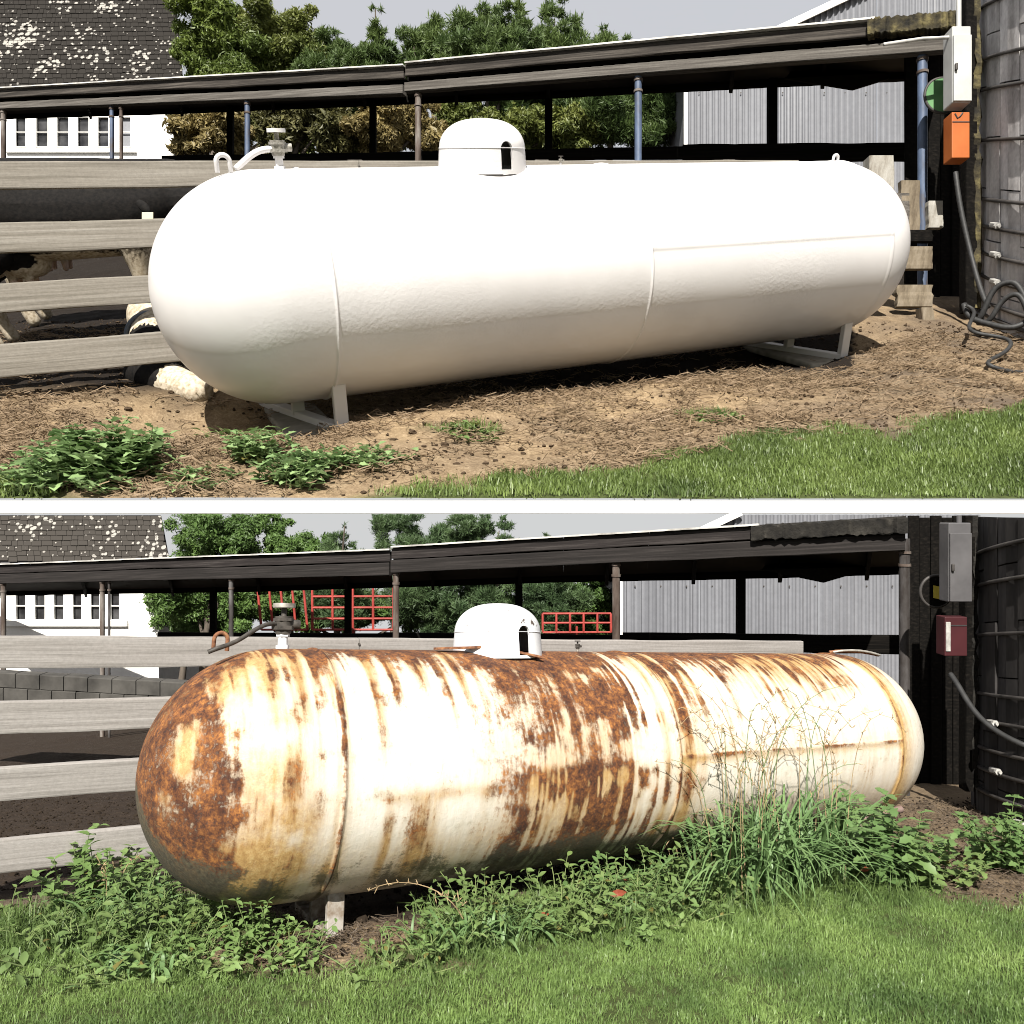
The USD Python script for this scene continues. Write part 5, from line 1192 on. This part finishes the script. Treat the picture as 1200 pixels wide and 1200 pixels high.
LT = [
 ('leafy_tree', 'dense green tree touching the right edge of the lower barn roof', 14.0, [(235, 630, 44, 44), (285, 640, 46, 44), (220, 690, 40, 50), (280, 700, 50, 45)], G4, 26000, .060, 1, False),
 ('leafy_tree', 'lighter green tree right of the dense tree, under the terrace edge', 14.4, [(340, 645, 40, 34), (320, 610, 22, 26), (370, 648, 26, 26), (345, 705, 45, 40)], G4, 22000, .060, 2, False),
 ('pine_tree', 'small dark pine against the pale sky gap', 13.4, [(393, 634, 22, 16), (404, 616, 5, 8), (386, 660, 30, 24), (410, 648, 20, 18), (400, 705, 45, 40)], G5, 16000, .075, 3, True),
 ('pine_tree', 'thick green pine above the middle of the lower roof', 13.8, [(452, 625, 26, 28), (480, 612, 30, 30), (500, 650, 44, 40), (500, 705, 52, 42)], G5, 24000, .075, 4, True),
 ('pine_tree', 'dark pine right of the thick green pine, above the lower roof', 13.2, [(555, 618, 34, 26), (585, 622, 22, 20), (545, 655, 46, 34), (565, 705, 54, 45), (600, 650, 14, 20)], G5, 24000, .075, 5, True),
 ('pine_tree', 'green pine seen under the lower roof behind the chipped dome', 13.6, [(640, 700, 48, 38), (625, 735, 50, 34), (640, 634, 12, 7), (641, 626, 3.5, 7)], G5, 18000, .075, 6, True),
 ('leafy_tree', 'leafy green tree beside the lower metal building', 14.2, [(690, 700, 40, 30), (715, 720, 40, 34), (675, 735, 44, 30)], G4, 16000, .06, 7, False),
 ('leafy_tree', 'bright green bushy tree behind the red gate panel', 14.6, [(415, 715, 60, 32), (340, 712, 50, 34), (480, 718, 40, 30)], G4, 26000, .06, 8, False),
 ('leafy_tree', 'light green bushy tree filling the gap right of the lower barn', 14.8, [(210, 700, 34, 40), (250, 725, 44, 34)], G4, 20000, .06, 9, False),
]
for nm, lb, yd, ell, mt, n, sz, sd, pine in LT:
    tree(LOW, nm, lb, 'tree', yd, ell, mt, int(n * 3.4), sz * .45, 150 + sd, -0.04, pine, .26, 120, .34)

# ------------------------------------------------------------------ weeds
def leaf_shape(kind):
    if kind == 'oval': o = [(0, 0), (.30, .20), (.55, .24), (.82, .14), (1, 0), (.82, -.14), (.55, -.24), (.30, -.20)]
    elif kind == 'lobed': o = [(0, 0), (.12, .22), (.34, .16), (.44, .40), (.62, .24), (.80, .26), (1, 0), (.80, -.26), (.62, -.24), (.44, -.40), (.34, -.16), (.12, -.22)]
    elif kind == 'saw': o = [(0, 0), (.14, .24), (.22, .20), (.34, .29), (.44, .22), (.58, .22), (.70, .13), (1, 0), (.70, -.13), (.58, -.22), (.44, -.22), (.34, -.29), (.22, -.20), (.14, -.24)]
    return np.array(o)
def leaf(o, d, n, L, kind='oval', droop=.25):
    """One leaf: blade folded along its midrib, tip bent down; from o along d, facing n."""
    d = nrm(d); s = nrm(np.cross(n, d)); n = np.cross(d, s)
    q = leaf_shape(kind)
    P = lambda x, y: o + L * (d * x + s * y + n * (.30 * abs(y) - droop * x * x))
    half = (len(q) - 1) // 2
    mid = [P(x, 0) for x in np.linspace(0.0, 1, half + 2)]
    V = [P(x, y) for x, y in q] + mid[1:-1]
    m = len(q); up = list(range(1, half + 1)); dn = list(range(m - 1, half + 1, -1)); F = []
    tip = half + 1 if m % 2 == 0 else half + 1
    ms = [0] + list(range(m, m + half)) + [tip]
    for side, fl in ((up, 0), (dn, 1)):
        ch = [0] + side + [tip]
        for i in range(len(ch) - 1):
            for tri in ((ms[min(i, half)], ch[i + 1], ch[i]), (ms[min(i, half)], ms[min(i + 1, half + 1)], ch[i + 1])):
                if len(set(tri)) == 3: F.append(tri[::-1] if fl else tri)
    return np.array(V), np.array(F)
def weed(Y, name, label, cat, x, y, nst, hgt, spread, L, kind, mat, stem_mat, seed, singles=0, density=9, lean=.5, group=None):
    rg = np.random.default_rng(seed)
    k = Y.k
    base = Y.G(x, y)
    t = thing(name, label, cat, base, group or ('weeds along the rusty tank' if Y is LOW else 'weeds on the bare earth before the white tank'))
    stems, leaves = [], []
    for i in range(nst):
        a = rg.uniform(0, 6.28); r = spread * math.sqrt(rg.uniform(0, 1))
        bx, by = x + .55 * r * math.cos(a), y + .55 * r * math.sin(a)
        if Y is UPP: by = max(by, 2.93)
        b = Y.G(bx, by, -.01)
        h = hgt * rg.uniform(.55, 1.05) * (1 - .35 * r / spread)
        tip = b + k * np.array([lean * r * math.cos(a) + rg.normal(0, .03), lean * r * math.sin(a) + rg.normal(0, .03), h])
        mid = (b + tip) / 2 + k * np.array([rg.normal(0, .02), rg.normal(0, .02), .06 * h])
        c = curve([b, mid, tip], 10)
        stems.append(tube(c, np.linspace(.0032, .0014, 10) * k, 5))
        nl = max(4, int(1.7 * density * h / .3)) if Y is LOW else max(5, int(2.2 * density * max(h, .06) / .2))
        for j in range(nl):
            u = (j + rg.uniform(.2, .9)) / nl * .92 + .08
            p = c[min(9, int(u * 9.99))]
            az = j * 2.4 + rg.uniform(-.5, .5)
            d = np.array([math.cos(az), math.sin(az), rg.uniform(-.1, .75)])
            n = nrm(np.array([-.35 * math.cos(az), -.35 * math.sin(az), 1]) + rg.normal(0, .25, 3))
            if abs(np.dot(nrm(d), n)) > .95: continue
            leaves.append((L * rg.uniform(.55, 1.2) * (1.1 - .4 * u), leaf(p, d, n, L * k * rg.uniform(.55, 1.2) * (1.1 - .4 * u), kind, rg.uniform(.05, .45))))
    part(t, 'stems', join(stems), stem_mat, True, kind='stuff')
    leaves.sort(key=lambda q: -q[0])
    for i, (_, lf) in enumerate(leaves[:singles]): part(t, 'leaf', lf, mat if (i * 7 + seed) % 11 else YELL, True)
    if leaves[singles:]: part(t, 'foliage', join([l for _, l in leaves[singles:]]), mat, True, kind='stuff')
    return t
W1 = leaf_mat('weed_leaf_green', [(0.2, (0.09067, 0.1422, 0.04388)), (0.5, (0.1873, 0.2488, 0.0819)), (0.8, (0.3477, 0.391, 0.1755))], 3.0)
W2 = leaf_mat('dark_broad_leaf', [(0.2, (0.0812, 0.1422, 0.0455)), (0.5, (0.174, 0.2438, 0.08645)), (0.8, (0.3335, 0.3656, 0.1707))], 3.0)
W3 = leaf_mat('blue_green_weed_leaf', [(0.2, (0.137, 0.2172, 0.08424)), (0.5, (0.3256, 0.4343, 0.1966)), (0.8, (0.6511, 0.7057, 0.3931))], .6)
W4 = leaf_mat('fresh_weed_leaf', [(0.2, (0.1008, 0.165, 0.0486)), (0.5, (0.2218, 0.3053, 0.108)), (0.8, (0.383, 0.4455, 0.2295))], 3.0)
YELL = leaf_mat('yellowing_leaf', [(0.2, (0.12, 0.11, 0.03)), (0.8, (0.26, 0.22, 0.08))], 3.0)
REDL = leaf_mat('red_dead_leaf', [(0.2, (0.20, 0.045, 0.022)), (0.8, (0.42, 0.13, 0.06))], 3.0)
STEM = noise_mat('weed_stem', [(0.3, (0.07, 0.11, 0.035)), (0.7, (0.15, 0.18, 0.07))], (1, 1, 1), 6.0)
rg_w = np.random.default_rng(91)
def ry(Y, px, row): return Y.ray(px, row)
n = 0
for lb, px, row, nst, h, sp, L, kind, mat, singles, dens in [
    ('nettle clump in front of the bottom board, left of the rusty head', 112, 1062, 22, .40, .24, .055, 'saw', W4, 120, 13),
    ('shaded weeds tucked under the left head of the rusty tank', 205, 1090, 22, .30, .26, .05, 'saw', W1, 60, 11),
    ('low spreading weeds at the lower left below the nettle clump', 95, 1120, 26, .13, .34, .045, 'oval', W1, 60, 11),
    ('low leafy weeds in front of the left head of the rusty tank', 210, 1130, 28, .14, .36, .045, 'saw', W4, 60, 11),
    ('feathery young weed standing just left of the rusty leg', 293, 1120, 10, .25, .13, .034, 'oval', W4, 60, 22),
    ('bushy small leaved weed in front of the rusty leg', 335, 1130, 20, .15, .17, .038, 'oval', W4, 60, 14),
    ('small weed right of the rusty leg on the bare patch', 455, 1135, 18, .10, .22, .035, 'oval', W1, 40, 10),
    ('leafy weed mound below the heavily rusted middle of the tank', 560, 1100, 34, .24, .28, .045, 'saw', W1, 90, 11),
    ('grassy weed mound at the left edge of the long weed bank', 525, 1120, 22, .15, .22, .04, 'oval', W4, 50, 11),
    ('weed mound with red dead leaves under the middle of the tank', 655, 1083, 34, .22, .30, .05, 'oval', W1, 90, 11),
    ('dark leafy weeds right of the mound with red dead leaves', 740, 1065, 34, .25, .30, .055, 'oval', W2, 90, 11),
    ('low weeds on the lawn edge below the dark leafy weeds', 760, 1085, 26, .12, .32, .04, 'saw', W4, 40, 10),
    ('broad leaved weeds left of the tall grass clump', 820, 1052, 34, .26, .30, .055, 'oval', W1, 90, 11),
    ('broad leaved weeds right of the tall grass clump', 1030, 1030, 40, .38, .34, .075, 'lobed', W2, 140, 12),
    ('low broad leaved weed on the soil edge right of the tank', 1090, 1035, 26, .22, .28, .06, 'lobed', W1, 90, 12),
    ('dark green leafy bush at the right edge in front of the silo', 1192, 1020, 34, .38, .26, .055, 'lobed', W2, 140, 13),
    ('low weeds at the far left edge above the lawn', 20, 1092, 22, .12, .28, .04, 'saw', W1, 40, 10),
]:
    n += 1
    x, y = ry(LOW, px, row)
    weed(LOW, 'weed_clump', lb, 'weed', x, y, int(nst * 1.2), h * rg_w.uniform(.95, 1.3), sp * 1.08, L * rg_w.uniform(.95, 1.35), kind, mat, STEM, 200 + n, singles, dens)
n = 0
for lb, px, row, nst, h, sp, L, kind, mat, singles, dens in [
    ('blue green mallow patch on the straw at the lower left', 125, 562, 40, .23, .20, .060, 'lobed', W3, 120, 12),
    ('darker mallow plants on the left side of the patch', 75, 566, 26, .17, .20, .055, 'lobed', W3, 60, 11),
    ('low mallow plants in front of the patch at the lower left', 120, 580, 18, .07, .16, .05, 'lobed', W3, 40, 10),
    ('small weed right of the big mallow patch by the terrace edge', 222, 582, 16, .06, .13, .045, 'lobed', W3, 40, 10),
    ('weed patch in front of the left legs of the white tank', 305, 540, 20, .12, .13, .05, 'lobed', W3, 50, 10),
    ('weed patch below the left legs near the terrace edge', 345, 574, 26, .13, .17, .05, 'lobed', W3, 60, 11),
    ('dark weed right of the left legs of the white tank', 425, 546, 22, .08, .16, .05, 'lobed', W3, 50, 11),
    ('bright green seedlings in the shade beside the left legs', 285, 505, 14, .07, .18, .05, 'oval', W4, 40, 9),
    ('sparse low green plant on the earth right of the left legs', 545, 508, 16, .035, .17, .045, 'oval', W4, 40, 9),
    ('sparse low green plant on the earth near the middle of the white tank', 835, 486, 14, .03, .14, .045, 'oval', W4, 40, 9),
    ('low weeds at the far left edge of the straw', 25, 560, 16, .06, .2, .045, 'lobed', W3, 40, 9),
]:
    n += 1
    x, y = ry(UPP, px, row)
    weed(UPP, 'weed_clump', lb, 'weed', x, max(y, 3.0), int(nst * 1.6), h * 1.1, sp, L * 1.15, kind, mat, STEM, 300 + n, singles, dens)
# red dead leaves
rg = np.random.default_rng(44)
for i, (px, row, L, lb) in enumerate([(712, 1072, .085, 'large curled orange red dead leaf lying on the weeds'), (630, 1098, .05, 'small red dead leaf at the left of the weed bank'), (722, 1052, .05, 'pinkish dead leaf just above the large curled one'), (1000, 1042, .06, 'orange dead leaf at the foot of the tall grass clump')]):
    x, y = ry(LOW, px, row)
    tag(solo('dead_leaf', leaf(LOW.G(x, y - .08, .10), [1, -.2, .35], [-.2, -.9, .5], L * .8, 'oval', .6), REDL, lb, 'leaf', group='dead leaves in the weed bank'))

# tall grass clumps: every long blade is a part
GB = leaf_mat('long_grass_blade', [(0.2, (0.09507, 0.1658, 0.05915)), (0.5, (0.2007, 0.3023, 0.1183)), (0.8, (0.4225, 0.507, 0.2844))], 4.0)
DRY = noise_mat('dry_grass_stem', [(0.3, (0.16, 0.11, 0.06)), (0.7, (0.36, 0.27, 0.15))], (1, 1, 1), 9.0)
def long_blade(rg, b, H, reach, w, az):
    d = np.array([math.cos(az), math.sin(az), 0]); s = np.array([-d[1], d[0], 0])
    ts = np.linspace(0, 1, 8)
    pts = [b + d * reach * t ** 1.7 + np.array([0, 0, H * (1.25 * t - .55 * t ** 3 * (1 + reach / max(H, .01) * .35))]) for t in ts]
    V, F = [], []
    for t, p in zip(ts, pts):
        q = w * (1 - t ** 2.2) * (.6 + .8 * min(t * 3, 1)) / 1.4
        V += [p - s * q / 2, p + np.array([0, 0, -.15 * q]), p + s * q / 2]
    for i in range(len(ts) - 1):
        a = i * 3
        for j in (0, 1): F += [(a + j, a + j + 1, a + j + 4), (a + j, a + j + 4, a + j + 3)]
    return np.array(V), np.array(F)
def grass_clump(label, spots, n, H, seed, dry):
    rg = np.random.default_rng(seed)
    x0, y0 = spots[0]
    t = thing('tall_grass_clump', label, 'grass clump', LOW.G(x0, y0), 'long grass clumps in the weed bank')
    for i in range(n):
        x, y = spots[rg.integers(len(spots))]; x, y = x + rg.normal(0, .09), y + rg.normal(0, .06)
        part(t, 'blade', long_blade(rg, LOW.G(x, y, -.01), H * rg.uniform(.5, 1.1), H * rg.uniform(.25, 1.0), rg.uniform(.012, .025), rg.uniform(0, 6.28)), GB, True)
    for i in range(dry):
        x, y = spots[rg.integers(len(spots))]; x, y = x + rg.normal(0, .10), y + rg.normal(0, .05)
        b = LOW.G(x, y); h = H * rg.uniform(1.0, 1.75); a = rg.uniform(-1.2, 1.2)
        c = curve([b, b + [.05 * a, 0, h * .55], b + [.22 * a, -.03, h * .95], b + [.34 * a, -.05, h * (1.0 if rg.random() < .6 else .86)]], 14)
        sm = part(t, 'seed_stem', tube(c, np.linspace(.0028, .0012, 14), 5), DRY if rg.random() < .6 else GB, True)
        sd = []
        for q in c[8:]:
            for _ in range(3):
                e = q + rg.normal(0, .012, 3) + [0, 0, .008]
                sd.append(tube([q, (q + e) / 2, e], [.0008, .0022, .0006], 4))
        part(sm, 'seed_head', join(sd), DRY, kind='stuff')
sp = [ry(LOW, px, row) for px, row in ((880, 1045), (915, 1043), (945, 1040), (970, 1036), (855, 1048), (900, 1055))]
grass_clump('tall arching grass clump with seed stems before the rusty tank, right end', sp, 300, .60, 71, 34)
sp = [ry(LOW, px, row) for px, row in ((800, 1030), (770, 1035))]
grass_clump('thin dry grass stems left of the tall arching grass clump', sp, 26, .26, 72, 14)
sp = [ry(LOW, px, row) for px, row in ((560, 1110), (590, 1105), (540, 1118))]
grass_clump('short grass tuft in front of the leafy weed mound', sp, 110, .20, 73, 2)
sp = [ry(LOW, px, row) for px, row in ((135, 1072), (165, 1085), (150, 1065))]
grass_clump('fresh grass tuft between the nettle clump and the rusty head', sp, 110, .22, 74, 3)
sp = [ry(LOW, px, row) for px, row in ((165, 1140), (150, 1130))]
grass_clump('pale grass tuft in the low weeds at the lower left', sp, 70, .10, 75, 0)

# rough grass and bare stalks tangled through the weed bank
rg = np.random.default_rng(88)
RG = leaf_mat('rough_grass_blade', [(0.15, (0.07, 0.11, 0.030)), (0.5, (0.12, 0.18, 0.055)), (0.75, (0.20, 0.25, 0.10)), (0.95, (0.36, 0.31, 0.18))], 3.0)
protos = []
for q in range(6):
    v, f = blades(rg, 12, .035, .06, .20, .003, .007, 1.0)
    protos.append((v, f, RG))
line_px = np.array([0, 60, 110, 160, 210, 270, 330, 400, 470, 530, 600, 680, 760, 830, 900, 980, 1060, 1110, 1180])
line_row = np.array([1098, 1090, 1080, 1100, 1115, 1125, 1135, 1118, 1120, 1112, 1098, 1085, 1075, 1060, 1052, 1045, 1045, 1048, 1040])
X_, Y_ = [], []
for _ in range(900):
    px = rg.uniform(0, 1200); row = np.interp(px, line_px, line_row) + rg.normal(0, 17)
    if 235 < px < 490 or px > 1075 or rg.random() < .25: continue
    x, y = ry(LOW, px, row); X_.append(x); Y_.append(y)
X_, Y_ = np.array(X_), np.array(Y_)
tag(scat('/World/rough_grass', protos, place(LOW, X_, Y_), zq(rg.uniform(0, 6.28, len(X_)), rg.normal(0, .12, len(X_)), rg.normal(0, .12, len(X_))), np.repeat(rg.uniform(.4, .95, len(X_))[:, None], 3, 1), rg.integers(0, 6, len(X_))), 'rough unmown grass tangled through the weeds along the rusty tank', 'grass', None, 'stuff')

# ------------------------------------------------------------------ cows behind the upper fence
coat = usdkit.material(stage, LOOKS + '/black_and_white_coat', {
    'at': ('attribute', {'attribute': 'mask'}), 'se': ('separate_color', {'color_type': 'rgb'}), 'tc': ('texture_coordinate', {}), 'n': ('noise_texture', {'scale': 9.0, 'detail': 5.0}),
    'ad': ('math', {'math_type': 'multiply_add', 'value2': .35}), 'mr': ('map_range', {'from_min': .60, 'from_max': .74, 'clamp': True}),
    'bl': ('rgb_ramp', {'ramp': [(0.3, (.003, .0028, .0028)), (.7, (.010, .0085, .0075))]}), 'wh': ('rgb_ramp', {'ramp': [(0.3, (.22, .175, .115)), (.6, (.44, .385, .30))]}),
    'm': ('mix', {'mix_type': 'mix'}), 'm2': ('mix', {'mix_type': 'mix', 'color2': (.62, .40, .33)}), 'n5': ('noise_texture', {'scale': 16.0, 'detail': 4.0}), 'bp': ('bump', {'strength': .2, 'distance': .04}), 'p': ('principled_bsdf', {'roughness': .8, 'specular_ior_level': .12})},
    [('at.color', 'se.color'), ('tc.object', 'n.vector'), ('n.fac', 'ad.value1'), ('se.r', 'ad.value3'), ('ad.value', 'mr.value'), ('n.fac', 'bl.fac'), ('n.fac', 'wh.fac'),
     ('bl.color', 'm.color1'), ('wh.color', 'm.color2'), ('mr.result', 'm.fac'), ('m.color', 'm2.color1'), ('se.g', 'm2.fac'), ('m2.color', 'p.base_color'), ('tc.object', 'n5.vector'), ('n5.fac', 'bp.height'), ('bp.normal', 'p.normal')], surface='p.BSDF')
hoofm = noise_mat('dark_hoof', [(0.3, (.02, .017, .015)), (.7, (.06, .05, .04))], (1, 1, 1), 5.0)
def skin(bones, edge, pose=10):
    parts_ = []
    for a, ra, b, rb in bones:
        parts_.append(m3.Manifold.batch_hull([m3.Manifold.sphere(ra, 20).translate(tuple(map(float, a))), m3.Manifold.sphere(rb, 20).translate(tuple(map(float, b)))]))
    m = m3.Manifold.batch_boolean(parts_, m3.OpType.Add).refine_to_length(edge)
    mm = m.to_mesh()
    t = trimesh.Trimesh(mm.vert_properties[:, :3], mm.tri_verts, process=True)
    trimesh.smoothing.filter_taubin(t, iterations=pose)
    return t
def ell(c, r, M=None, n=2):
    s = trimesh.creation.icosphere(n, 1.0); v = s.vertices * r
    if M is not None: v = v @ M.T
    return v + c, s.faces
def cow_parts():
    """Standing cow, head to +x, metres."""
    b = [((-.66, 0, 1.02), .27, (-.15, 0, .96), .33), ((-.15, 0, .96), .33, (.40, 0, .97), .31), ((.40, 0, .97), .31, (.66, 0, 1.03), .22), ((-.70, .12, 1.16), .11, (.6, 0, 1.16), .12), ((-.70, -.12, 1.16), .11, (.6, 0, 1.16), .12),
         ((.62, 0, 1.02), .21, (.98, 0, 1.06), .135), ((.98, 0, 1.06), .135, (1.10, 0, 1.10), .115), ((1.10, 0, 1.10), .115, (1.42, 0, .90), .075), ((1.42, 0, .90), .075, (1.48, 0, .86), .07),
         ((1.14, .06, 1.03), .075, (1.40, .02, .86), .05), ((1.14, -.06, 1.03), .075, (1.40, -.02, .86), .05)]
    for s in (-1, 1):
        b += [((.48, .15 * s, .84), .15, (.50, .17 * s, .62), .085), ((.50, .17 * s, .62), .085, (.52, .16 * s, .40), .060), ((.52, .16 * s, .40), .060, (.50, .16 * s, .12), .042), ((.50, .16 * s, .12), .045, (.53, .16 * s, .04), .052)]
        b += [((-.64, .15 * s, .98), .19, (-.50, .19 * s, .70), .125), ((-.50, .19 * s, .70), .125, (-.74, .17 * s, .46), .062), ((-.74, .17 * s, .46), .062, (-.68, .17 * s, .13), .044), ((-.68, .17 * s, .13), .046, (-.64, .17 * s, .04), .054)]
    b += [((-.42, 0, .66), .16, (-.30, 0, .64), .13)]
    for sx in (-.46, -.34):
        for sy in (-.06, .06): b += [((sx, sy, .55), .035, (sx, sy * 1.1, .44), .022)]
    return b
def cow(Y, label, x, y, yaw, size, seed, pale, parts_too=True):
    k = Y.k * size
    n = Y.up(); f = np.array([math.cos(yaw), math.sin(yaw), 0]); f = nrm(f - n * np.dot(f, n))
    o = Y.G(x, y)
    M = frame_at(o, f, n); M[:3, :3] *= k
    t = thing('cow', label, 'cow', o, 'cows behind the upper fence')
    s = skin(cow_parts(), .045)
    v = np.array(s.vertices)
    w = meshkit.fbm(v * 1.7 + seed, 3, seed) + pale
    w = np.maximum(w, .75 - .6 * np.clip((v[:, 2] - .36) / .12, 0, 1) - 3 * (v[:, 2] > .5))
    ud = (np.abs(v[:, 0] + .38) < .24) & (v[:, 2] < .60) & (np.abs(v[:, 1]) < .13) & (v[:, 2] > .38)
    w[ud] = .9
    w = np.where(v[:, 2] > .98, np.minimum(w, .3), w)
    belly = (np.abs(v[:, 0] - .05) < .3) & (v[:, 2] < .70) & (v[:, 2] > .5)
    w[belly] = np.maximum(w[belly], .62)
    pink = np.where(ud & (v[:, 2] < .5), .5, 0)
    part(t, 'body', move((v, s.faces), M), coat, True, vary=np.stack([w, pink, 0 * w], -1))
    for sgn in (-1, 1):
        R = trimesh.transformations.euler_matrix(.5 * sgn, .25, .5 * sgn)[:3, :3]
        part(t, 'ear', move(ell(np.array([1.08, .19 * sgn, 1.10]), np.array([.035, .105, .055]), R), M), coat, True, vary=np.zeros((162, 3)))
        part(t, 'eye', move(ell(np.array([1.20, .095 * sgn, 1.06]), np.array([.022, .016, .02])), M), black_rubber, True)
    part(t, 'tail', move(tube(curve([(-.92, 0, 1.12), (-1.0, 0, .95), (-.98, .02, .6), (-.96, .02, .42)], 14), np.linspace(.035, .018, 14), 8), M), coat, True, vary=np.zeros((112, 3)))
    return t, M
x, y = (108 - 600) / FOC * 5.3, 5.3
t, M = cow(UPP, 'black cow with white lower legs and udder standing behind the grey boards', x, y, math.radians(12), .80, 3, -.22)
tagm = noise_mat('pale_ear_tag', [(0.3, (.42, .37, .25)), (.7, (.52, .47, .34))], (1, 1, 1), 2.0)
# its ear tag hangs in the gap between the two upper boards
o = UPP.at(173, 254, 4.62)
tt = part(t, 'ear_tag', move(rbox(.064 * 5.5, .006 * 5.5, .052 * 5.5, .003 * 5.5), (lambda I: (I.__setitem__((slice(0, 3), 3), o), I)[1])(np.eye(4))), tagm, 30)
part(t, 'tagged_ear', ell(UPP.at(168, 242, 4.66), np.array([.050, .014, .026]) * 5.5, trimesh.transformations.rotation_matrix(.75, [0, 1, 0])[:3, :3]), coat, True, vary=np.zeros((162, 3)))
x, y = (142 - 600) / FOC * 6.0, 6.0
cow(UPP, 'second cow farther back on shade-painted ground with pale legs', x, y, math.radians(14), .84, 8, -.10)

def low_cow(Y):
    """Cow reaching under the bottom board to eat from the straw."""
    P = lambda px, r, d: Y.at(px, r, d)
    k = Y.k
    poll, muz, nk, sh, md, rp = P(171, 437, 4.52), P(232, 459, 4.24), P(184, 372, 4.90), P(262, 312, 5.35), P(330, 300, 5.75), P(420, 300, 6.25)
    face = poll * .55 + muz * .45
    b = [(rp, .27 * k, md, .32 * k), (md, .32 * k, sh, .28 * k), (sh, .28 * k, nk, .17 * k), (nk, .14 * k, poll, .115 * k), (poll, .115 * k, face, .11 * k), (face, .10 * k, muz, .078 * k)]
    jaw = np.array([0, .05 * k, -.05 * k])
    b += [(poll + jaw, .07 * k, muz + jaw * .4, .045 * k)]
    for base, s in ((sh, 1), (sh, -1), (rp, 1), (rp, -1)):
        kx, ky = base[0] / k + .12 * s, base[1] / k + .10 * s
        g = Y.G(kx, ky, .04); m = (base + g) / 2
        b += [(base - np.array([0, 0, .12 * k]), .15 * k, m, .07 * k), (m, .07 * k, g + np.array([0, 0, .06 * k]), .042 * k), (g + np.array([0, 0, .06 * k]), .045 * k, g, .05 * k)]
    s = skin(b, .16, 10)
    v = np.array(s.vertices)
    w = (meshkit.fbm(v / k * 2.0, 3, 4) - .45) * .8
    ax = nrm(muz - poll); tt_ = (v - poll) @ ax / np.linalg.norm(muz - poll)
    near = np.linalg.norm(v - poll - np.outer(tt_ * np.linalg.norm(muz - poll), ax), axis=1) < .2 * k
    side = (v - poll)[:, 0] - (ax * 1.0)[0] * tt_ * np.linalg.norm(muz - poll)
    w = np.where(near & (tt_ > .50 + .25 * (meshkit.noise(v / k * 9, 3) - .5)), .75, w)
    w = np.where(near & (tt_ > .0) & (tt_ <= .52), -.2, w)
    w = np.where((v[:, 2] > (poll[2] + .10 * k)) & (np.linalg.norm(v - nk, axis=1) < .30 * k), .8, w)
    t = thing('cow', 'black and white cow with its head down eating under the bottom board', 'cow', Y.G(sh[0] / k, sh[1] / k), 'cows behind the upper fence')
    part(t, 'body', s, coat, True, vary=np.stack([w, 0 * w, 0 * w], -1))
    sd = nrm(np.cross(ax, [0, 1, 0]))
    for sgn, dn in ((-1, 0), (1, .0)):
        R = np.stack([nrm(sd * sgn + ax * .3), nrm(np.cross(sd, ax)), ax], 1)
        c = poll + ax * .05 * k + sd * sgn * .17 * k
        part(t, 'ear', ell(c, np.array([.10, .03, .05]) * k, R), coat, True, vary=np.zeros((162, 3)))
        part(t, 'eye', ell(poll + ax * .16 * k + sd * sgn * .095 * k - np.array([0, .03 * k, 0]), np.array([.02] * 3) * k), black_rubber, True)
    part(t, 'nostril', ell(muz - np.array([0, .055 * k, .02 * k]), np.array([.018, .012, .014]) * k), black_rubber, True)
    c = poll * .38 + nk * .62
    u1 = sd; u2 = nrm(np.cross(sd, nrm(poll - nk)))
    ring = [c + (.142 * k) * (u1 * math.cos(q) + u2 * math.sin(q)) for q in np.linspace(0, 2 * math.pi, 30)]
    part(t, 'collar', tube(ring, .013 * k, 8, False), noise_mat('blue_grey_collar', [(0.3, (.07, .085, .11)), (.7, (.14, .16, .19))], (1, 1, 1), 2.0), True)
low_cow(UPP)
